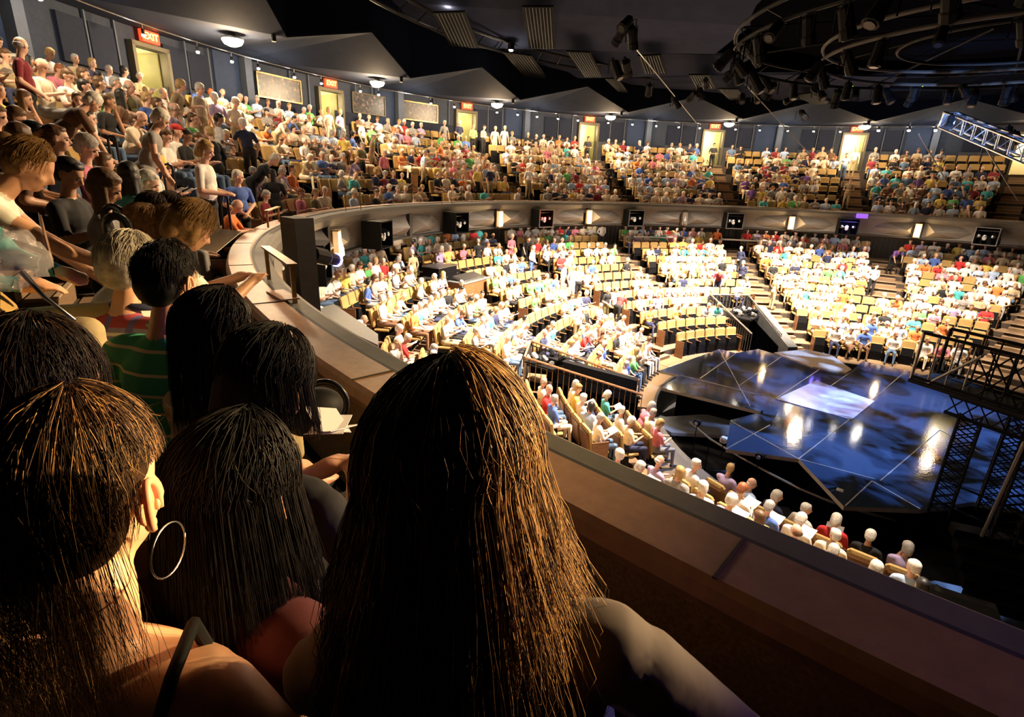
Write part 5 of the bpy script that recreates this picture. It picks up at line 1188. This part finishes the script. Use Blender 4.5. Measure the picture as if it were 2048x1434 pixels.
o = inst('programme_sheets', mesh_from(np.concatenate(VV), np.concatenate(FF), np.concatenate(MM), PT[3], 'programme_sheets', False))
tag(o, 'white programmes held open by the distant audience', 'programmes', None, 'stuff')

# ------------------------------------------------------------------ vomitories, consoles, desks and handrails
def vom(name, lab, p0, p1, flip):
    t = empty(name, pol(9.8, (p0+p1)/2, -6.9), 0, lab, 'railing'); o_ = t.location
    def r_(q): return q-o_
    for ph in (p0, p1):
        A_, B_ = pol(8.05, ph, -6.0), pol(11.6, ph, -5.05)
        g = MB(); g.tube([r_(A_), r_(B_)], .035, M['pipe'] if not flip else M['wood'], 6); g.build('hand_rail', t)
        g = MB(); g.tube([r_(A_-Vector((0, 0, .14))), r_(B_-Vector((0, 0, .14)))], .02, M['black'], 4); g.build('under_rail', t)
        for i in range(22):
            q = A_.lerp(B_, i/21); g = MB(); g.tube([r_(q), r_(q-Vector((0, 0, 1.05)))], .013, M['pipe'] if not flip else M['brass'], 4); g.build('baluster', t)
        g = MB(); n0, n1 = pol(8.0, ph, -8.2), pol(11.7, ph, -8.2); d_ = (p1-p0)/abs(p1-p0)*(.4 if ph == p0 else -.4)
        m0, m1 = pol(8.0, ph+d_, -6.55), pol(11.7, ph+d_, -5.75)
        g.add([r_(pol(8.0, ph+d_, -8.2)), r_(pol(11.7, ph+d_, -8.2)), r_(m1), r_(m0)], [(0, 1, 2, 3), (3, 2, 1, 0)], M['void']); g.build('side_wall', t)
    A_, B_ = pol(11.62, p0, -5.05), pol(11.62, p1, -5.05)
    g = MB(); g.tube([r_(A_), r_(B_)], .035, M['pipe'], 6)
    for i in range(12): q = A_.lerp(B_, i/11); g.tube([r_(q), r_(q-Vector((0, 0, 1.05)))], .013, M['pipe'], 4)
    g.build('end_rail', t)
    return t
vom('tunnel_railing', 'long tan handrail with dark balusters round the near stage tunnel', V1[0], V1[1], True)
vom('tunnel_railing', 'pair of handrails with balusters round the far stage tunnel by the centre stairs', V2[0], V2[1], False)
# black inner wall box of the near tunnel and its gear
t = empty('tunnel_box', pol(9.5, 120.6, -6.6), 0, 'long black box wall inside the near stage tunnel', 'box')
g = MB(); A_, B_ = pol(8.1, 119.6, -5.85)-t.location, pol(10.9, 121.5, -5.25)-t.location
g.add([A_, B_, B_-Vector((0, 0, .75)), A_-Vector((0, 0, .75))] + [q+Vector((-.25, -.1, 0)) for q in (A_, B_, B_-Vector((0, 0, .75)), A_-Vector((0, 0, .75)))], [(0, 1, 2, 3), (7, 6, 5, 4), (0, 4, 5, 1), (3, 2, 6, 7), (0, 3, 7, 4), (1, 5, 6, 2)], M['black']); g.build('panel', t)
def gear(c_, n, spread, lab, seed):
    rr = random.Random(seed); t = empty('tunnel_lanterns', c_, 0, lab, 'equipment')
    for i in range(n):
        q = Vector((rr.uniform(-1, 1)*spread[0], rr.uniform(-1, 1)*spread[1], rr.uniform(-.1, .1)))
        g = MB(); g.lathe([(.05, 0), (.08, .05), (.08, .2), (.06, .24)], q, [M['black'], M['steel'], M['blackg'], M['white_l']][i % 4], 7, (rr.uniform(-1, 1), rr.uniform(-1, 1), .3)); g.build('lantern', t)
    g = MB(); g.box((0, 0, -.15), (spread[0]*2.2, spread[1]*2.2, .06), M['black']); g.build('tray', t)
gear(pol(11.0, 122.5, -5.35), 10, (.4, .45), 'tray of silver lanterns and cables at the head of the near tunnel', 3)
gear(pol(10.3, 46.8, -5.6), 24, (.75, .6), 'black tray of lanterns at the head of the far tunnel', 5)
g = MB(); A_, B_ = pol(7.3, 42.6, -6.35), pol(10.6, 42.6, -5.35); sd = Vector((.34, -.30, 0))
t = empty('ramp_slab', pol(9, 42.6, -6.2), 0, 'sloping dark grey slab along the right side of the far tunnel', 'slab'); o_ = t.location
g.add([A_-o_, B_-o_, B_+sd-o_, A_+sd-o_] + [q-Vector((0, 0, .9)) for q in (A_-o_, B_-o_, B_+sd-o_, A_+sd-o_)], [(0, 1, 2, 3), (7, 6, 5, 4), (0, 4, 5, 1), (1, 5, 6, 2), (2, 6, 7, 3), (3, 7, 4, 0)], M['conc']); g.build('slab', t)
# control desks left of centre
def desk(px, py, d, wx, wy, h, lab, mt, top=None):
    q = ray(px, py, d); t = empty('control_desk', q, math.atan2(q.y, q.x)+PI, lab, 'desk')
    g = MB(); g.box((0, 0, -h/2), (wx, wy, h), mt); g.build('cabinet', t)
    g = MB(); g.box((0, 0, .02), (wx+.06, wy+.06, .04), top or M['steel']); g.build('worktop', t); return t
def onl(px, py, dz):
    lo, hi = 10., 34.
    for _ in range(50):
        md = (lo+hi)/2; q = ray(px, py, md); zf = -6.9+(math.hypot(q.x, q.y)-8.9)*.28+dz
        if q.z > zf: lo = md
        else: hi = md
    return lo
desk(880, 532, onl(880, 532, 1.0), .8, 1.3, 1.0, 'black control cabinet with light top edge, left of centre orchestra', M['black'])
t = desk(938, 560, onl(938, 560, .85), .8, 1.9, .8, 'mixing desk with sloping grey console, left of centre orchestra', M['wood'], M['conc'])
g = MB(); g.rbox((.0, 0, .12), (.62, 1.5, .12), M['steel'], .03, (0, .2, 0)); g.build('console', t)
desk(868, 556, onl(868, 556, .6), .7, .8, .6, 'low black equipment box beside the control cabinet', M['black'])
# long pale ledges behind the last rows
for i, (p0, p1) in enumerate(((48, 55.5), (30.5, 38.5))):
    g = MB(); g.ring([(18.75, -3.05), (18.45, -3.05), (18.45, -3.12), (18.75, -3.12)], p0, p1, 6, M['paper']); tag(g.build('ledge_table'), ['long pale ledge table at the rear, left of the orange shirt', 'long pale ledge table at the rear, right of the orange shirt'][i], 'table')
# grey canopy top seen beyond the near brass rail
g = MB(); q = [Vector((*ray(x, y, 1)[:],)) for x, y in ((0, 0),)]
def pz(x, y, z): return Vector((*on(x, y, z), z))
c4 = [pz(612, 622, -3.2), pz(668, 608, -3.2), pz(756, 668, -3.2), pz(756, 690, -3.2), pz(700, 670, -3.2)]
g = MB(); quad(g, [c4[0], c4[1], c4[2], c4[3]], M['ledge'], -.5); tag(g.build('grey_canopy'), 'flat grey topped black box below the balcony rail at left', 'box')

# brass guard rails standing on the parapet
def guard(x0, y0, x1, y1, tx0, ty0, tx1, ty1, lab, plate=False):
    b0, b1 = pz(x0, y0, -1.2), pz(x1, y1, -1.2)
    t = empty('guard_rail', b0, 0, lab, 'railing', 'brass guard rails on the parapet')
    hgt = .42; u0, u1 = b0+Vector((0, 0, hgt)), b1+Vector((0, 0, hgt))
    d = (b1-b0).normalized(); a_ = math.atan2(d.y, d.x)
    for q, nm in ((b0, 'post'), (b1, 'post')): g = MB(); g.box(q-b0+Vector((0, 0, hgt/2)), (.035, .035, hgt), M['brass'], (0, 0, a_)); g.build('post', t)
    g = MB(); g.box((b1-b0)/2+Vector((0, 0, hgt)), ((b1-b0).length+.06, .085, .018), M['brass'], (0, 0, a_)); g.build('top_plate', t)
    if plate:
        pc = pz(565, 590, -1.07); g = MB(); g.box(pc-b0, (.42, .15, .012), M['cap'], (0, 0, a_+.12)); g.build('base_plate', t)
guard(540, 575, 592, 625, 0, 0, 0, 0, 'brass guard rail on the parapet nearest the viewer', True)
guard(538, 468, 560, 455, 0, 0, 0, 0, 'smaller brass guard rail further along the parapet')
for x in (689, 723, 1090-380): pass
for i, (x, y) in enumerate(((692, 423), (722, 420), (884, 410), (903, 409))):
    q = pz(x, y, -1.1); g = MB(); g.tube([(0, 0, 0), (0, 0, .55)], .012, M['brass'], 5); tag(g.build('rail_post', loc=q), 'thin dark post standing on the curved parapet', 'post', 'thin posts on the parapet')
# black hooped aisle handrails
def hoop(x, y, d, w_, h, lab, rz=None, grp='black hooped aisle handrails'):
    q = ray(x, y, d); t = empty('aisle_handrail', q, 0, lab, 'handrail', grp); dd = _R.copy(); dd.z = 0; dd.normalize()
    if rz is not None: dd = Vector((math.cos(rz), math.sin(rz), 0))
    pts = [dd*(-w_/2)-Vector((0, 0, h))] + [dd*(-w_/2*math.cos(PI*k/8))+Vector((0, 0, w_*.5*math.sin(PI*k/8)-w_*.5)) for k in range(9)] + [dd*(w_/2)-Vector((0, 0, h))]
    g = MB(); g.tube(pts, .02*max(1, 0), M['blackg'], 8); g.build('hoop_tube', t); return t
hoop(230, 432, 2.75, .115, .95, 'nearest black hooped handrail, beside khaki trousers'); hoop(224, 413, 3.3, .12, .95, 'black hooped handrail just behind the nearest one')
hoop(334, 328, 9.0, .16, .9, 'thin black hooped handrail below the yellow bag'); hoop(222, 271, 8.5, .12, .9, 'thin black hooped handrail left of the grey dress')
hoop(446, 390, 8.5, .12, .8, 'thin black handrail left of the blue polo shirt')
for i, a in enumerate(EXITS):
    if a > 125 or a < 10: continue
    for k in (1, 3, 5):
        R, z = brow(k); P_ = pol(R, a+1.5, z); t = empty('aisle_handrail', P_, 0, f'thin black handrail on balcony stairs below the {ORD[i-1]} doorway', 'handrail', f'handrails below doorway {ORD[i-1]}')
        e = pol(R-.9, a+1.5, z-.49)-P_; g = MB(); g.tube([(0, 0, 0), (0, 0, .85), e+Vector((0, 0, .85)), e], .018, M['black'], 5); g.build('rail_tube', t)
# yellow bag
q = ray(312, 325, 9.2); t = empty('yellow_bag', q, 0, 'bright yellow bag on the seat beside the grey dress', 'bag'); g = MB(); g.ell((0, 0, 0), (.16, .2, .13), M['c_yellow'], 14, 9); g.ell((.02, -.12, .05), (.1, .1, .08), M['c_yellow'], 10, 6); g.build('bag_body', t, True); g = MB(); g.tube([(0, -.12, .1), (0, 0, .22), (0, .12, .1)], .012, M['c_yellow'], 5); g.build('strap', t)

# ------------------------------------------------------------------ foreground audience, modelled singly
def plain_hair(name, c, rough=.38):
    m_ = mat(name, c, .6, noise=.35, nscale=40, spec=.2); return m_
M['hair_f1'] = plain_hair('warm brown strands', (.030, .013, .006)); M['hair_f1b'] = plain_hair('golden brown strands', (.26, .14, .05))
M['hair_dark'] = plain_hair('black strands', (.006, .0045, .004), .3); M['hair_f2'] = plain_hair('chestnut strands', (.028, .012, .005)); M['hair_gr'] = plain_hair('grey strands', (.42, .38, .33))
M['hair_lt'] = plain_hair('light brown strands', (.20, .11, .045))
M['plaid_red'] = plaid('red and violet plaid', (.30, .24, .42), (.42, .06, .08), (.16, .12, .34), 11)
M['stripe_green'] = plaid('green striped jersey', (.05, .42, .24), (.80, .76, .52), None, 15)
M['cream_plaid'] = plaid('cream ribbed plaid', (.62, .52, .38), (.48, .38, .26), (.50, .42, .30), 16)
M['skin_w'] = mat('warm skin', (.66, .36, .23), .45, noise=.06, nscale=30); M['skin_w'].node_tree.nodes['Principled BSDF'].inputs['Subsurface Weight'].default_value = .08
def hq(label, hx, hy, d, face, ps, mats, haircap=None, scale=1.0, vox=.011):
    """mats: skin, shirt, pants, shoe, hair, lip, cap"""
    P_, H, Rh = pose_prims(ps, True, ps.get('girth', 1.0)); V_, F_, r_ = solidify_prims(P_, vox, None, 3)
    W_ = ray(hx, hy, d); a = R_(face); Rz = Matrix.Rotation(a, 3, 'Z'); org = W_ - Rz @ (H*scale)
    o = inst('person', mesh_from(V_, F_, r_, mats, 'body'), None, org, a, scale); tag(o, label, 'person')
    if haircap:
        Q_ = []; hair_prims(H, Rh, haircap, lambda *x: Q_.append(x)); V2_, F2_, r2_ = solidify_prims(Q_, .010, None, 2)
        inst('hair', mesh_from(V2_, F2_, r2_, mats, 'hair'), o)
    # eyes
    if not ps.get('eyes'): return o, H, Rh
    g = MB()
    for s in (-1, 1):
        q = H + Rh @ Vector((.078, s*.031, -.008)); g.ell(q, (.012, .013, .011), M['paper'], 8, 6, Rh); q2 = H + Rh @ Vector((.088, s*.031, -.008)); g.ell(q2, (.004, .006, .006), M['eye'], 8, 5, Rh)
    g.build('eyes', o, True)
    return o, H, Rh
def strands(o, H, Rh, mats, n, length, *A_, noear=None, **K_):
    return strands_(o, H, Rh, mats, n, length, *A_, noear=noear, **K_)
def strands_(o, H, Rh, mats, n, length, face_open=50, wid=1.0, flare=.03, r=.0009, sd=1, start=(.02, 0), wave=.012, stick=0, back_only=False, K=13, dmin=-1.0, name='hair_strands', curl=0., layer=.03, noear=None, nape=False, azr=None):
    Ry_ = Matrix.Rotation(math.atan2((Rh @ Vector((1, 0, 0))).y, (Rh @ Vector((1, 0, 0))).x), 3, 'Z')
    rr = random.Random(sd); g = MB(); rx, ry, rz_ = .098*wid, .082*wid, .105*wid; c0 = Vector((-.012, 0, .022))
    for i in range(n):
        az = rr.uniform(face_open, 360-face_open) if azr is None else rr.uniform(*azr); a = R_(az); ca, sa = math.cos(a), math.sin(a); lay = 1+rr.random()*layer*4*(.3+.7*rr.random())
        side = 1 if sa > 0 else -1; L = length*rr.uniform(.72, 1.05); pts = []; ph_ = rr.uniform(0, 6.28); w_ = wave*rr.uniform(.4, 1.3); psi0 = rr.uniform(.02, 1.25); psi1 = 1.62 if length > .12 else psi0+L/.1
        if noear and noear[0] < az < noear[1]: psi1 = min(psi1, 1.42); psi0 = min(psi0, .8)
        if nape and 105 < az < 255: psi1 = max(psi1, rr.uniform(1.9, 2.35))
        m_ = K//2; dr_ = rr.uniform(-.28, .28); wv_ = rr.uniform(0, 1.5)
        for k in range(m_+1):
            psi = psi0+(psi1-psi0)*k/m_; s_ = math.sin(psi); a2 = a+dr_*k/m_+.05*math.sin(ph_+k*1.3)*wv_; ca, sa = math.cos(a2), math.sin(a2); p = Vector((rx*ca*s_, ry*sa*s_, rz_*math.cos(psi)))*lay; q = c0+p+Vector((start[0]*(1-s_), 0, 0))
            pts.append(q)
        if length > .12:
            e = pts[-1]; out = Vector((ca, sa, 0)); down = L
            for k in range(1, K-m_):
                f = k/(K-m_-1); f_ = flare*math.sin(f*PI*.55)*(1 if not curl else 1)
                q = e + Vector((0, 0, -down*f)) + out*(f_ + w_*math.sin(ph_+f*6)*f) + Vector((w_*.6*math.cos(ph_*1.7+f*5)*f, w_*math.sin(ph_*2.3+f*4)*f, 0))
                pts.append(q)
        if stick and rr.random() < stick: pts = pts[:max(4, len(pts)//2)]; pts[-1] += Vector((rr.uniform(-.02, .02), rr.uniform(-.03, .03), rr.uniform(.005, .035))); pts[-2] += (pts[-1]-pts[-2])*.35
        W_ = [H + Rh @ p for p in pts] if length <= .12 else [H + (Rh @ p if k <= m_ else Rh @ pts[m_] + Ry_ @ (p-pts[m_])) for k, p in enumerate(pts)]
        g.tube(W_, r*rr.uniform(.7, 1.3), mats[i % len(mats)], 3, False, r*.35)
    return g.build(name, o, True)
def ear(o, H, Rh, s=-1, y=.079):
    g = MB(); c_ = Vector((-.006, s*y, -.012)); P_ = []
    for k in range(15):
        a = R_(-70+k*19.5); P_.append(c_+Vector((-.017*math.cos(a)*1.0, s*(.004+.010*max(0, math.cos(a))), .031*math.sin(a)*1.0)))
    g.tube([H+Rh @ p for p in P_], .0048, M['skin_w'], 7); g.ell(H+Rh @ (c_+Vector((.0, s*.001, -.026))), (.009, .0055, .011), M['skin_w'], 10, 7, Rh)
    g.ell(H+Rh @ (c_+Vector((-.004, 0, 0))), (.016, .006, .026), M['skin_w'], 12, 8, Rh); g.ell(H+Rh @ (c_+Vector((.012, s*.004, -.006))), (.005, .004, .008), M['skin_w'], 8, 6, Rh)
    g.tube([H+Rh @ (c_+Vector((-.006+.006*math.cos(a_), s*.006, .008+.014*math.sin(a_)))) for a_ in [R_(q) for q in range(-60, 200, 26)]], .003, M['skin_w'], 6)
    g.build('ear', o, True)
FS = lambda **k: SIT(**{**dict(hpitch=6), **k})
# 1: centre, long brown hair seen from behind
o, H, Rh = hq('woman with long brown hair seen from behind, largest in the foreground centre', 915, 955, .66, 36, FS(hpitch=4, hyaw=-26, girth=1.15, noear=1, nk=.01, shw=1.14, drop=.02, sleeve=2, side=-8, el=[(.12, .25, .74), (.06, -.36, .76)]), [M['skin_w'], mat('dusky blouse cloth', (.085, .065, .055), .8, noise=.15), M['c_denim'], M['shoe'], M['hair_f1'], M['lip'], M['c_red']], None, 1.0)
Q_ = []; hair_prims(H, Rh, 'puffy', lambda *x: Q_.append(x))
for s in (-1, 1):
    Q_.append(('c', H+Vector((-.01, s*.046, .0)), H+Vector((-.03, s*.062, -.30)), .036, .034, 'hair'))
Q_.append(('c', H+Vector((-.045, 0, 0)), H+Vector((-.06, 0, -.38)), .046, .046, 'hair')); Q_.append(('c', H+Vector((-.035, .035, 0)), H+Vector((-.05, .045, -.38)), .042, .042, 'hair')); Q_.append(('c', H+Vector((-.035, -.035, 0)), H+Vector((-.05, -.045, -.36)), .042, .042, 'hair'))
V2_, F2_, r2_ = solidify_prims(Q_, .010, None, 3); inst('hair', mesh_from(V2_, F2_, r2_, [M['hair_f1']]*7, 'hair'), o)
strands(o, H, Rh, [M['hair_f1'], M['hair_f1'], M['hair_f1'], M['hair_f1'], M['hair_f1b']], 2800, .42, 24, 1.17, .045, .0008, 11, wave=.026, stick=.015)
M['hair_painted_rim'] = plain_hair('painted gold rim strands', (.50, .30, .11))  # golden rim light painted into the hair as paler strands on the right
strands(o, H, Rh, [M['hair_painted_rim'], M['hair_f1b'], M['hair_f1']], 1100, .36, 0, 1.24, .055, .0008, 12, wave=.034, stick=.02, azr=(246, 350), name='hair_highlights')
# scarf knot on the right shoulder
g = MB(); g.tube([H+Vector((-.06, -.10, -.27)), H+Vector((-.02, -.15, -.255)), H+Vector((.03, -.19, -.27))], .022, M['c_lilac'], 7); g.build('collar_fold', o, True)
# 2: left, hair up, hoop earring, bare shoulders
o, H, Rh = hq('woman with pinned-up chestnut hair, hoop earring and black strap top in left foreground', 168, 982, .67, 40, FS(noear=1, nk=-.03, shw=.80, tank=1, hpitch=2, hyaw=0), [M['skin_w'], M['c_black'], M['c_denim'], M['shoe'], M['hair_f2'], M['lip'], M['c_red']], 'short', 1.02)
strands(o, H, Rh, [M['hair_f2'], M['hair_f2'], M['hair_f1b']], 1300, .10, 42, 1.03, 0, .0007, 5, stick=.05, K=9, noear=(225, 330), nape=True)
strands(o, H, Rh, [M['hair_f2'], M['hair_f2'], M['hair_f2'], M['hair_f1b']], 420, .26, 125, .9, .02, .0007, 8, wave=.02, name='nape_wisps')
ear(o, H, Rh)
g = MB(); e = H + Rh @ Vector((-.002, -.086, -.078)); g.tube([e+Vector((.034*math.cos(2*PI*k/28), -.008, .034*math.sin(2*PI*k/28))) for k in range(29)], .0011, M['alu'], 6); tag(g.build('hoop_earring', o, True), 'thin silver hoop earring')
g = MB(); g.tube([H+Vector((.02, -.115, -.30)), H+Vector((-.03, -.125, -.17)), H+Vector((-.075, -.12, -.205)), H+Vector((-.125, -.10, -.30)), H+Vector((-.135, -.08, -.42))], .009, M['c_black'], 6); g.build('shoulder_strap', o, True)
# 3: middle, long dark hair, face lit from the right
o, H, Rh = hq('woman with long black hair and dark red top between the two nearest women', 478, 985, .92, 18, FS(hpitch=12, sleeve=.1, noear=1, nk=.03), [M['skin_w'], mat('dark red knit', (.07, .008, .012), .85), M['c_black'], M['shoe'], M['hair_dark'], M['lip'], M['c_red']], 'long', 1.04)
strands(o, H, Rh, [M['hair_dark']], 900, .40, 55, 1.10, .03, .0010, 21, wave=.01)
# 4: bowl of black hair, reading papers
o, H, Rh = hq('person with bowl-cut black hair bent over white papers at centre left', 532, 772, 1.28, 22, FS(hpitch=26, lean=8, el=[(.10, .24, .78), (.12, -.22, .78)], wr=[(.32, .05, .86), (.33, -.08, .86)]), [M['skin_w'], M['c_black'], M['c_black'], M['shoe'], M['hair_dark'], M['lip'], M['c_red']], 'bob', 1.05)
strands(o, H, Rh, [M['hair_dark']], 700, .13, 40, 1.12, .01, .0011, 31, wave=.004)
q = ray(668, 858, 1.45); t = empty('paper_sheets', q, .3, 'crumpled white paper sheets held below the parapet', 'paper'); g = MB()
for k in range(3): g.box((0, .01*k, .012*k), (.13, .09, .002), M['paper'], (.3*k-.3, .25-.2*k, .5*k))
g.build('sheet', t)
q = ray(652, 806, 1.75); t = empty('handbag', q, 0, 'black handbag with looped strap beside the parapet', 'bag'); g = MB(); g.ell((-.02, .05, -.04), (.11, .08, .08), M['black'], 14, 9); g.build('bag_body', t, True)
g = MB(); g.tube([_R*(.075*math.cos(R_(a)))*.9+Vector((0, 0, .075*math.sin(R_(a)))) for a in range(-60, 205, 15)], .010, M['blackg'], 6); g.build('strap', t, True)
# 5: long black hair, glasses, cream plaid shirt
o, H, Rh = hq('woman with long straight black hair, glasses and cream plaid shirt', 434, 668, 1.60, 6, FS(eyes=1, hpitch=14, hyaw=-10), [M['skin_w'], M['cream_plaid'], M['c_black'], M['shoe'], M['hair_dark'], M['lip'], M['c_red']], 'long', 1.05)
strands(o, H, Rh, [M['hair_dark']], 700, .36, 48, 1.06, .02, .0012, 41, wave=.006)
g = MB()
for s in (-1, 1): g.tube([H+Rh @ Vector((.100, s*.033+.022*math.cos(k*PI/6), -.008+.016*math.sin(k*PI/6))) for k in range(13)], .0018, M['black'], 5); g.tube([H+Rh @ Vector((.098, s*.055, -.002)), H+Rh @ Vector((.0, s*.080, .0))], .0018, M['black'], 5)
g.build('glasses', o)
# 6: man in green striped polo
o, H, Rh = hq('young man with short black hair and green striped polo shirt', 338, 562, 1.85, 27, FS(noear=1, hpitch=10, lean=6), [M['skin_w'], M['stripe_green'], M['c_khaki'], M['shoe'], M['hair_dark'], M['lip'], M['c_red']], 'short', 1.06)
strands(o, H, Rh, [M['hair_dark']], 900, .05, 45, 1.02, 0, .0010, 51, K=5, stick=.06, nape=True)
ear(o, H, Rh)
g = MB(); g.tube([H+Vector((.07*math.cos(R_(a)), .075*math.sin(R_(a)), -.150-.012*math.cos(R_(a)))) for a in range(0, 361, 20)], .014, M['stripe_green'], 6, False); g.build('collar', o, True)
# 7: grey hair, plaid shirt
o, H, Rh = hq('grey-haired person in red and violet plaid shirt behind the green polo', 258, 535, 2.2, 30, FS(hpitch=16, lean=8), [M['skin_w'], M['plaid_red'], M['c_navy'], M['shoe'], M['hair_gr'], M['lip'], M['c_red']], 'puffy', 1.06)
strands(o, H, Rh, [M['hair_gr']], 900, .08, 40, 1.12, 0, .0012, 61, K=7, stick=.03)
g = MB(); g.tube([H+Vector((.07*math.cos(R_(a)), .075*math.sin(R_(a)), -.150-.012*math.cos(R_(a)))) for a in range(0, 361, 20)], .016, M['c_navy'], 6, False); g.build('collar', o, True)
# 8: big dark head at left edge with lit cheek
o, H, Rh = hq('dark-haired person at the left edge with brightly lit cheek and neck', 80, 800, .98, 34, FS(hpitch=4, tank=0), [M['skin_w'], M['c_brown'], M['c_black'], M['shoe'], M['hair_dark'], M['lip'], M['c_red']], 'puffy', 1.08)
strands(o, H, Rh, [M['hair_dark'], M['hair_f2']], 700, .11, 42, 1.16, 0, .0010, 71, K=8, stick=.02)
# 9: girl leaning on the parapet
o, H, Rh = hq('brown-haired girl in white tee leaning forward with arms on the parapet', 385, 452, 3.0, 8, FS(lean=44, hpitch=26, side=0, el=[(.48, .20, .60), (.48, -.22, .60)], wr=[(.70, .02, .70), (.70, -.14, .70)]), [M['skin_w'], M['c_white'], M['c_denim'], M['shoe'], M['hair_lt'], M['lip'], M['c_red']], 'bob', 1.12)
strands(o, H, Rh, [M['hair_lt']], 500, .11, 42, 1.08, 0, .0014, 81, K=7)
# 10-13: girls further along the front row
for i, (x, y, d, mh, st_, sh, lab, f) in enumerate(((336, 452, 3.5, 'hair_lt', 'long', 'c_grey', 'girl with long brown hair in patterned grey top, next to the leaning girl', 0), (285, 452, 3.4, 'hair_f1b', 'long', 'c_brown', 'girl with straight light brown hair seen from behind by the hooped rail', -6),
        (304, 420, 4.2, 'hair_f1', 'bob', 'c_black', 'brown head of hair above the straight-haired girl', 0), (341, 418, 4.4, 'hair_f1', 'bob', 'c_cream', 'second brown head of hair behind the leaning girl', 6))):
    o, H, Rh = hq(lab, x, y, d, f, FS(lean=16, hpitch=22), [M['skin_w'], M[sh], M['c_denim'], M['shoe'], M[mh], M['lip'], M['c_red']], st_, 1.05, .014)
    strands(o, H, Rh, [M[mh]], 320, .26 if st_ == 'long' else .12, 45, 1.07, .01, .0016, 90+i, K=9)
q = ray(420, 478, 3.3); t = empty('programme', q, .3, 'white programme held open in front of the leaning girl', 'programme'); inst('page', prog, t, scale=1.1).rotation_euler = (.2, -.5, 0)
# 14: woman reaching across at left, arm outstretched
o, H, Rh = hq('fair-haired woman in white sleeveless top reaching forward with bare arm at left', 58, 330, 2.75, -14, STD(lean=34, hpitch=22, tank=0, sleeve=0.12, el=[(.42, .16, 1.10), (.50, -.24, 1.12)], wr=[(.60, .10, .92), (.74, -.20, .98)]), [M['skin_w'], M['c_white'], M['c_khaki'], M['shoe'], M['hair_lt'], M['lip'], M['c_red']], 'bun', 1.06)
strands(o, H, Rh, [M['hair_f1b']], 500, .09, 42, 1.06, 0, .0014, 97, K=7, stick=.05)
# 15: khaki trousers, teal sleeve
o, H, Rh = hq('person in khaki trousers and teal jacket at left edge holding a clear plastic bag', -165, 262, 1.80, -38, SIT(hip=.50, lean=6, sleeve=2, el=[(.12, .25, .78), (.12, -.25, .78)], wr=[(.36, .10, .74), (.36, -.14, .74)], kn=[(.50, .16, .56), (.50, -.10, .56)], an=[(.54, .17, .12), (.54, -.10, .12)]), [M['skin_w'], mat('dark teal jacket cloth', (.03, .22, .25), .85), M['c_khaki'], M['shoe'], M['hair_dark'], M['lip'], M['c_red']], 'short', 1.05)
q = ray(25, 520, 1.25); t = empty('plastic_bag', q, 0, 'crumpled clear plastic bag at the left edge over khaki knees', 'bag'); g = MB(); rr = random.Random(3); g.ell((0, 0, 0), (.075, .085, .07), M['plastic'], 18, 12)
g.v = [tuple(Vector(v_)*rr.uniform(.62, 1.12)) for v_ in g.v]; g.build('bag_film', t, True)
g = MB(); g.tube([ray(45, 545, 1.2)-q, ray(90, 595, 1.2)-q, ray(150, 640, 1.2)-q], .007, M['alu'], 6, r2=.003); g.build('twisted_edge', t, True)
q = ray(95, 490, 1.7); t = empty('leaflet', q, -.2, 'brown printed leaflet in a clear sleeve held above khaki knees', 'paper'); g = MB(); g.box((0, 0, 0), (.004, .11, .15), M['c_brown'], (.5, 0, 0)); g.build('leaf', t); g = MB(); g.box((-.004, 0, 0), (.002, .12, .16), M['plastic'], (.5, 0, 0)); g.build('sleeve', t)
# near seats behind the foreground row
for i, (x, y, d) in enumerate(((205, 628, 2.0),)):
    q = ray(x, y, d); t = empty('theatre_seat', (q.x, q.y, q.z-.93), R_(-8), 'gold seat top showing between khaki trousers and plaid shirt', 'seat'); inst('backrest', SB, t); inst('back_shell', SS, t); inst('seat_cushion', SCD, t); inst('armrest', SA, t); inst('base', SBS, t)
bpy.data.scenes.remove(TS)
